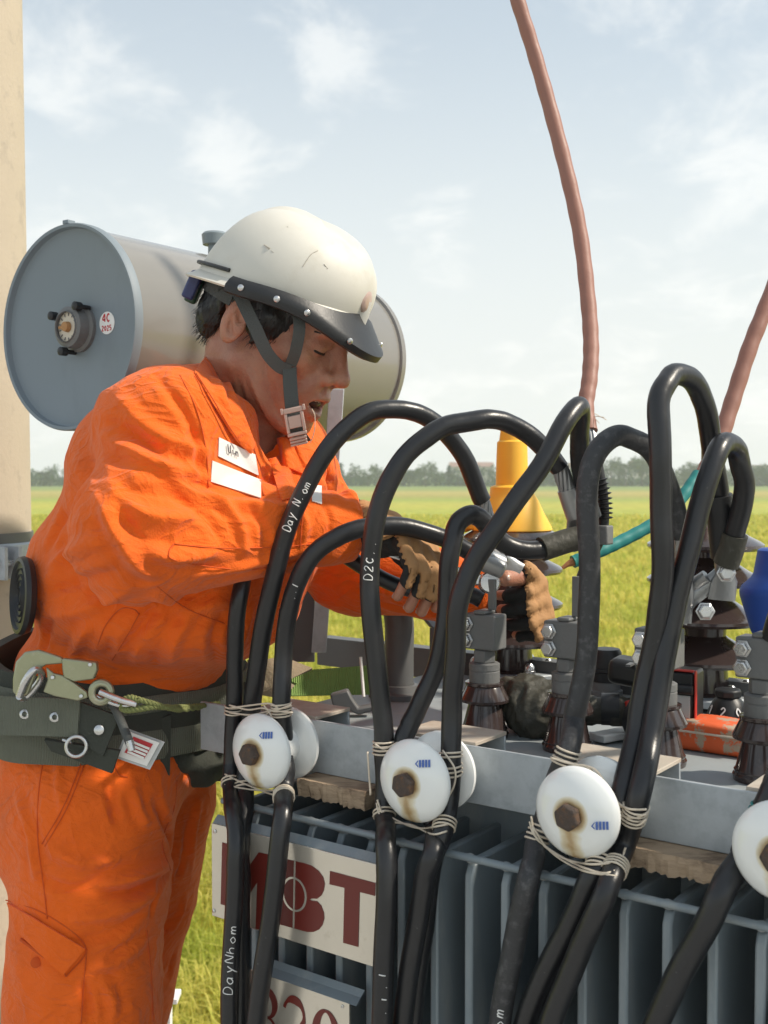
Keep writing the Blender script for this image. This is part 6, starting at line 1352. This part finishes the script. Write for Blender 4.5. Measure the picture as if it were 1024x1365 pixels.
# shackle bolt, rope lanyard and sleeve
lan = thing('rope_lanyard', P(150, 940, 1.40), 'thin green rope lanyard running from the snap hook to the beam end', 'lanyard')
a = MB(); a.tube(catmull([P(133, 922, 1.404), P(160, 933, 1.403), P(182, 939, 1.405)], 5), .0042, 12); a.tube(catmull([P(128, 928, 1.412), P(158, 940, 1.411), P(182, 940, 1.410)], 5), .0030, 10); a.build('link', M['silver'], lan)
def rope(mb, pts, r):
    p = catmull(pts, 14); t, A_, B_ = rmf(p); L_ = np.r_[0, np.cumsum(np.linalg.norm(np.diff(p, axis=0), axis=1))]
    for k in range(3): an = L_ * 420 + k * 2.094; mb.tube(p + A_ * (np.cos(an) * r * .5)[:, None] + B_ * (np.sin(an) * r * .5)[:, None], r * .56, 7)
a = MB(); rope(a, [P(186, 934, 1.405), P(174, 930, 1.41), P(162, 936, 1.412), P(166, 946, 1.41), P(186, 945, 1.405), P(205, 942, 1.41), P(235, 943, 1.45), P(268, 941, 1.53), P(292, 938, 1.60)], .0042); rope(a, [P(184, 932, 1.403), P(205, 938, 1.408), P(236, 946, 1.447), P(268, 943, 1.53)], .0036); a.build('rope', M['ropegreen'], lan)
# tool pouch hanging at the hip
pch = thing('tool_pouch', P(255, 1035, 1.55), 'dark green cloth tool pouch hanging from the belt beside the beam end', 'pouch')
def pouch_sdf(p):
    d = sd_ell(p, P(255, 945, 1.665), (.058, .06, .058)); d = smin(d, sd_cone(p, P(258, 965, 1.65), P(262, 1010, 1.64), .052, .040), .03); d = smin(d, sd_cone(p, P(292, 935, 1.70), P(300, 1005, 1.70), .045, .040), .03); d = smin(d, sd_cone(p, P(230, 950, 1.60), P(236, 1010, 1.595), .032, .026), .02); return d
V, F, N = surface(pouch_sdf, P(255, 960, 1.66) - .17, P(255, 960, 1.66) + .17, .0045); N = mesh_normals(V, F); V = V + N * (vnoise(V, (20, 20, 30), 2.) * .008 + vnoise(V, (50, 50, 40), 6.) * .003)[:, None]
V = folds(V, N, [([(225, 930), (250, 960), (255, 1020)], .008, .007), ([(245, 925), (270, 950), (275, 1000)], .007, -.006), ([(232, 960), (238, 1000), (242, 1020)], .006, -.006), ([(262, 960), (262, 1000)], .006, .005), ([(235, 925), (262, 930), (290, 920)], .008, .006)])
mesh_obj('pouch_cloth', V, F, M['olive_d'], pch, ang=180)
pxsheet('pouch_flap', [(212, 958, 1.535), (228, 952, 1.54), (226, 1033, 1.55), (214, 1028, 1.545)], M['olive_d'], .006, par=pch)
# identity card in a clear sleeve
card = thing('label_card', P(188, 1022, 1.44), 'red and white label card in a clear sleeve on the belt', 'card')
pxsheet('card', [(172, 975, 1.440), (213, 990, 1.437), (196, 1021, 1.440), (158, 1008, 1.443)], M['white'], .0012, par=card)
cd = pxsheet('red_print', [(178, 982, 1.4385), (204, 992, 1.4365), (192, 1012, 1.4385), (166, 1003, 1.4405)], M['redink'], .0006, par=card)
for k in range(4):
    s = .18 + .2 * k; pxsheet('print_line', [(180 - 12 * s, 984 + 21 * s, 1.4375), (202 - 12 * s, 993 + 21 * s, 1.4355), (201 - 12 * s, 996 + 21 * s, 1.4355), (179 - 12 * s, 987 + 21 * s, 1.4375)], M['white'], .0004, 2, 4, par=card)
pxsheet('sleeve_edge', [(170, 971, 1.4445), (220, 989, 1.4405), (200, 1026, 1.4445), (154, 1010, 1.4475)], M['clear'], .001, par=card)
tool = thing('drift_pin', P(175, 1000, 1.42), 'round steel drift pin stuck in the belt, pointing down at the card', 'tool')
a = MB(); a.tube([P(147, 930, 1.435), P(160, 958, 1.425), P(173, 990, 1.416)], .0058, 12); a.build('shank', M['strap'], tool); a = MB(); a.tube([P(172.5, 988, 1.4163), P(176, 1001, 1.413)], [.0058, .0045], 12); a.build('bright_tip', M['silver'], tool)
# ================================================================ RATCHET, CAPS, TOOLS ON THE COVER
rat = thing('ratchet_wrench', P(610, 765, 1.465), 'chrome ratchet wrench held by the worker on the first terminal', 'wrench')
a = MB(); A_, B_ = P(520, 735, 1.462), P(652, 777, 1.462); ex_ = unit(B_ - A_); nz_ = unit(np.array([0, -1, .15])); nz_ = unit(nz_ - ex_ * (nz_ @ ex_)); ey_ = np.cross(nz_, ex_); rf = frame(A_, ex_, ey_, nz_); L_ = np.linalg.norm(B_ - A_)
a.box((0, -.0075, -.004), (L_ - .012, .0075, .004), rf); a.build('handle', M['silver'], rat, bevel=.0016)
a = MB(); a.lathe([(.0125, -.009), (.014, -.007), (.014, .007), (.012, .010), (0, .0105)], rf @ frame((L_, 0, 0), (1, 0, 0), (0, 1, 0), (0, 0, 1)), 28); a.build('head', M['silver'], rat, ang=30)
a = MB(); C_ = P(655, 758, 1.458); a.lathe([(.0125, 0), (.0135, .004), (.0135, .030), (.011, .034), (0, .034)], axisframe(P(640, 745, 1.455), P(672, 762, 1.462) - P(640, 745, 1.455)), 20); a.build('socket', M['alu'], rat, ang=30)
a = MB(); write_flat(a, 'UiN.o', rf, L_ * .62, -.003, .006, .8, .12, .0042, .0045); a.build('stamping', M['ink'], rat)
# yellow cap on the first high voltage bushing
h0 = HV[0][1]; cb = P(690, 723, 1.885); yM = frame(cb, (1, 0, 0), (0, 1, 0), (0, 0, 1)); 
ax0 = xf([(0, 0, 0)], h0)[0]; yM[:2, 3] = ax0[:2]; yM[2, 3] = ax0[2] + .237 + .012
ycap = thing('bushing_cap', yM[:3, 3], 'yellow cone shaped silicone cap on the first high voltage bushing', 'cap')
a = MB(); a.lathe([(.058, .002), (.064, 0), (.066, .002), (.065, .006), (.052, .030), (.043, .050), (.0365, .060), (.0355, .071), (.033, .073), (.0265, .075), (.0255, .120), (.0245, .145), (.021, .148), (.0185, .168), (.0175, .173), (.014, .175), (0, .175)], yM, 48); yo = a.build('cone', M['yellow'], ycap, ang=28)
a = MB(); a.box((-.080, -.014, .002), (-.058, .014, .018), yM); a.sphere((-.082, 0, .010), (.022, .018, .013), 14, 8, yM); a.build('side_tab', M['yellow'], ycap, bevel=.003)
# blue cap hanging at the right edge on a cord
bc = P(1046, 733, 1.36); bM = frame(bc, unit(np.array([1, 0, .02])), (0, 1, 0), unit(np.array([-.16, 0, -1])))
bcap = thing('hanging_cap', bc, 'blue silicone cap hanging upside down from a cord beside the rear bushing', 'cap')
a = MB(); a.lathe([(0, -.002), (.028, -.002), (.0312, 0), (.0315, .028), (.034, .034), (.043, .044), (.0445, .050), (.043, .056), (.024, .098), (.010, .120), (.006, .128), (0, .129)], bM, 44); a.build('cone', M['blue'], bcap, ang=32)
a = MB(); a.tube(catmull([bc + np.array([0, 0, .0]), bc + np.array([.02, .02, .10]), P(1075, 720, 1.15) + np.array([0, .02, .014])], 6), .0015, 6); a.build('cord', M['twine'], bcap)
# taped hydraulic hose with tool lying on the cover
q1, q2, q3, q4 = on_w(706, 962, -.03), on_w(760, 955, -.03), on_w(830, 950, -.03), on_w(868, 955, -.03)
tl_ = thing('hydraulic_crimper', T(q2[0], q2[1], -.029), 'crimping tool with tape wrapped body lying between the low voltage bushings', 'crimping tool')
def tt(px, py, d): return P(px, py, d)
wp_ = [tt(682, 930, 1.50), tt(704, 935, 1.49), tt(726, 945, 1.475), tt(752, 948, 1.46)]
V, F, N = surface(lambda p: smin(sd_chain(p, wp_, [.026, .034, .034, .018]), sd_ell(p, tt(712, 955, 1.47), (.03, .03, .028)), .02), tt(715, 940, 1.48) - .10, tt(715, 940, 1.48) + .10, .003); N = mesh_normals(V, F); V = V + N * (ridged(V, (40, 40, 30), 3.) * .0035 + ridged(V, (85, 85, 70), 6.) * .0018)[:, None]
mesh_obj('wrapped_body', V, F, M['tape'], tl_, ang=180)
a = MB(); p = catmull([tt(750, 942, 1.46), tt(790, 947, 1.45), tt(840, 948, 1.44), tt(862, 950, 1.435)], 8); a.tube(p, .0185 + .0012 * np.sign(np.sin(np.arange(len(p)) * 1.1)), 20); a.build('barrel', M['tape'], tl_, ang=40)
a = MB(); a.tube([tt(802, 945, 1.448), tt(826, 946, 1.443)], .0205, 22); a.build('black_ring', M['black'], tl_)
a = MB(); a.tube(catmull([tt(838, 935, 1.425), tt(842, 946, 1.42), tt(850, 958, 1.418)], 4), .0055, 10); a.build('trigger', M['redpl'], tl_)
a = MB(); a.tube(catmull([tt(846, 952, 1.44), tt(862, 962, 1.435), tt(890, 958, 1.43)], 6), [.024] * 13, 16); a.build('grip', M['black'], tl_, ang=60)
def pxbox(mb, c, w_, h_, dp, yaw=0., tilt=0.):
    e1 = TU * math.cos(yaw) + TV * math.sin(yaw); e2 = np.cross(TW, e1); e1 = unit(e1 * math.cos(tilt) + TW * math.sin(tilt)); e3 = np.cross(e1, e2); mb.box((-w_ / 2, -dp / 2, -h_ / 2), (w_ / 2, dp / 2, h_ / 2), frame(c, e1, e2, e3)); return frame(c, e1, e2, e3)
pt = thing('battery_pump', P(890, 940, 1.42), 'black and red battery tool with small screen, lying behind the low voltage bushings', 'power tool')
a = MB(); pxbox(a, P(858, 898, 1.455), .085, .034, .05, .15, -.1); a.build('housing', M['black'], pt, bevel=.010, seg=3)
for k in range(3): a = MB(); pxbox(a, P(840 + 13 * k, 886 + 2 * k, 1.43), .006, .003, .02, .15); a.build('vent_slot', M['darkgrey'], pt)
a = MB(); Mx = pxbox(a, P(912, 928, 1.435), .038, .070, .05, .1); a.build('battery', M['black'], pt, bevel=.004)
a = MB(); a.box((-.015, -.0275, -.030), (.015, -.0257, .006), Mx); a.build('screen', M['clear'], pt, bevel=.0006)
a = MB(); a.box((.0195, -.0265, -.036), (.0218, -.019, .038), Mx); a.box((-.010, -.0265, .0355), (.019, -.019, .0380), Mx); a.build('red_frame', M['redpl'], pt, bevel=.0015)
a = MB(); a.tube([xf([(-.019, -.029, .014)], Mx)[0], xf([(.019, -.029, .014)], Mx)[0]], .006, 12); a.build('handle_bar', M['black'], pt)
a = MB(); a.tube([P(846, 952, 1.43), P(870, 962, 1.41)], .026, 14); a.build('motor_end', M['black'], pt)
# striped orange pouch on the cover
q = on_w(930, 1000, -.03); oc = T(q[0] + .012, q[1] + .02, -.029)
op = thing('striped_case', oc, 'flat orange and grey checked case lying on the cover between two low voltage bushings', 'case')
def case_sdf(p):
    qq = np.stack([(p - oc) @ TU, (p - oc) @ TV, (p - oc) @ TW], 1); b_ = np.abs(qq - np.array([0, 0, .018])) - np.array([.052, .026, .011]); d = np.linalg.norm(np.maximum(b_, 0), axis=1) + np.minimum(b_.max(1), 0) - .007; return d + .006 * (qq[:, 0] / .06) ** 2 * (qq[:, 2] > .015)
V, F, N = surface(case_sdf, oc - .10, oc + .10, .0035); mesh_obj('case_body', V, F, M['orangepl'], op, ang=180)
a = MB(); a.tube([oc + TU * t - TV * .0335 + TW * .024 for t in np.linspace(-.05, .05, 12)], .0015, 6); a.build('zip', M['twine'], op)
# white plastic offcut, green sling, tan cloth, black bracket
q = on_w(830, 985, -.03); wp = T(q[0], q[1], -.0285)
o_ = MB(); pxbox(o_, wp + TW * .006, .030, .010, .095, -.35, .05); o_ = o_.build('plastic_strip', M['whiteplastic'], None, bevel=.002); tag(o_, 'short white plastic strip lying on the cover in front of the crimping tool', 'plastic strip')
gs = thing('green_sling', P(440, 925, 1.66), 'green webbing sling with tan end laid over the cover behind the beam', 'sling')
pxsheet('webbing', [(378, 896, 1.64), (492, 887, 1.70), (492, 926, 1.69), (372, 928, 1.62)], M['green'], .004, 7, 16, .006, par=gs)
pxsheet('tan_end', [(330, 880, 1.60), (378, 878, 1.625), (416, 892, 1.63), (345, 925, 1.60)], M['tancloth'], .006, 7, 12, .01, par=gs)
pxsheet('tan_end', [(345, 925, 1.60), (352, 892, 1.61), (392, 915, 1.618), (378, 930, 1.612)], M['tancloth'], .005, 6, 8, .008, par=gs)
br = thing('black_bracket', P(480, 945, 1.62), 'small black plastic buckle lying at the end of the green sling', 'buckle')
a = MB(); outline(a, [(440, 925), (464, 918), (470, 930), (478, 942), (498, 938), (500, 946), (478, 952), (462, 944), (444, 940)], 1.585, .02); a.build('buckle_body', M['darkgrey'], br, bevel=.003)
o_ = MB(); o_.tube([P(481, 876, 1.62), P(485, 929, 1.60)], .0022, 8); o_ = o_.build('white_stick', M['whiteplastic'], None); tag(o_, 'thin white plastic stick standing in front of the green sling', 'stick')
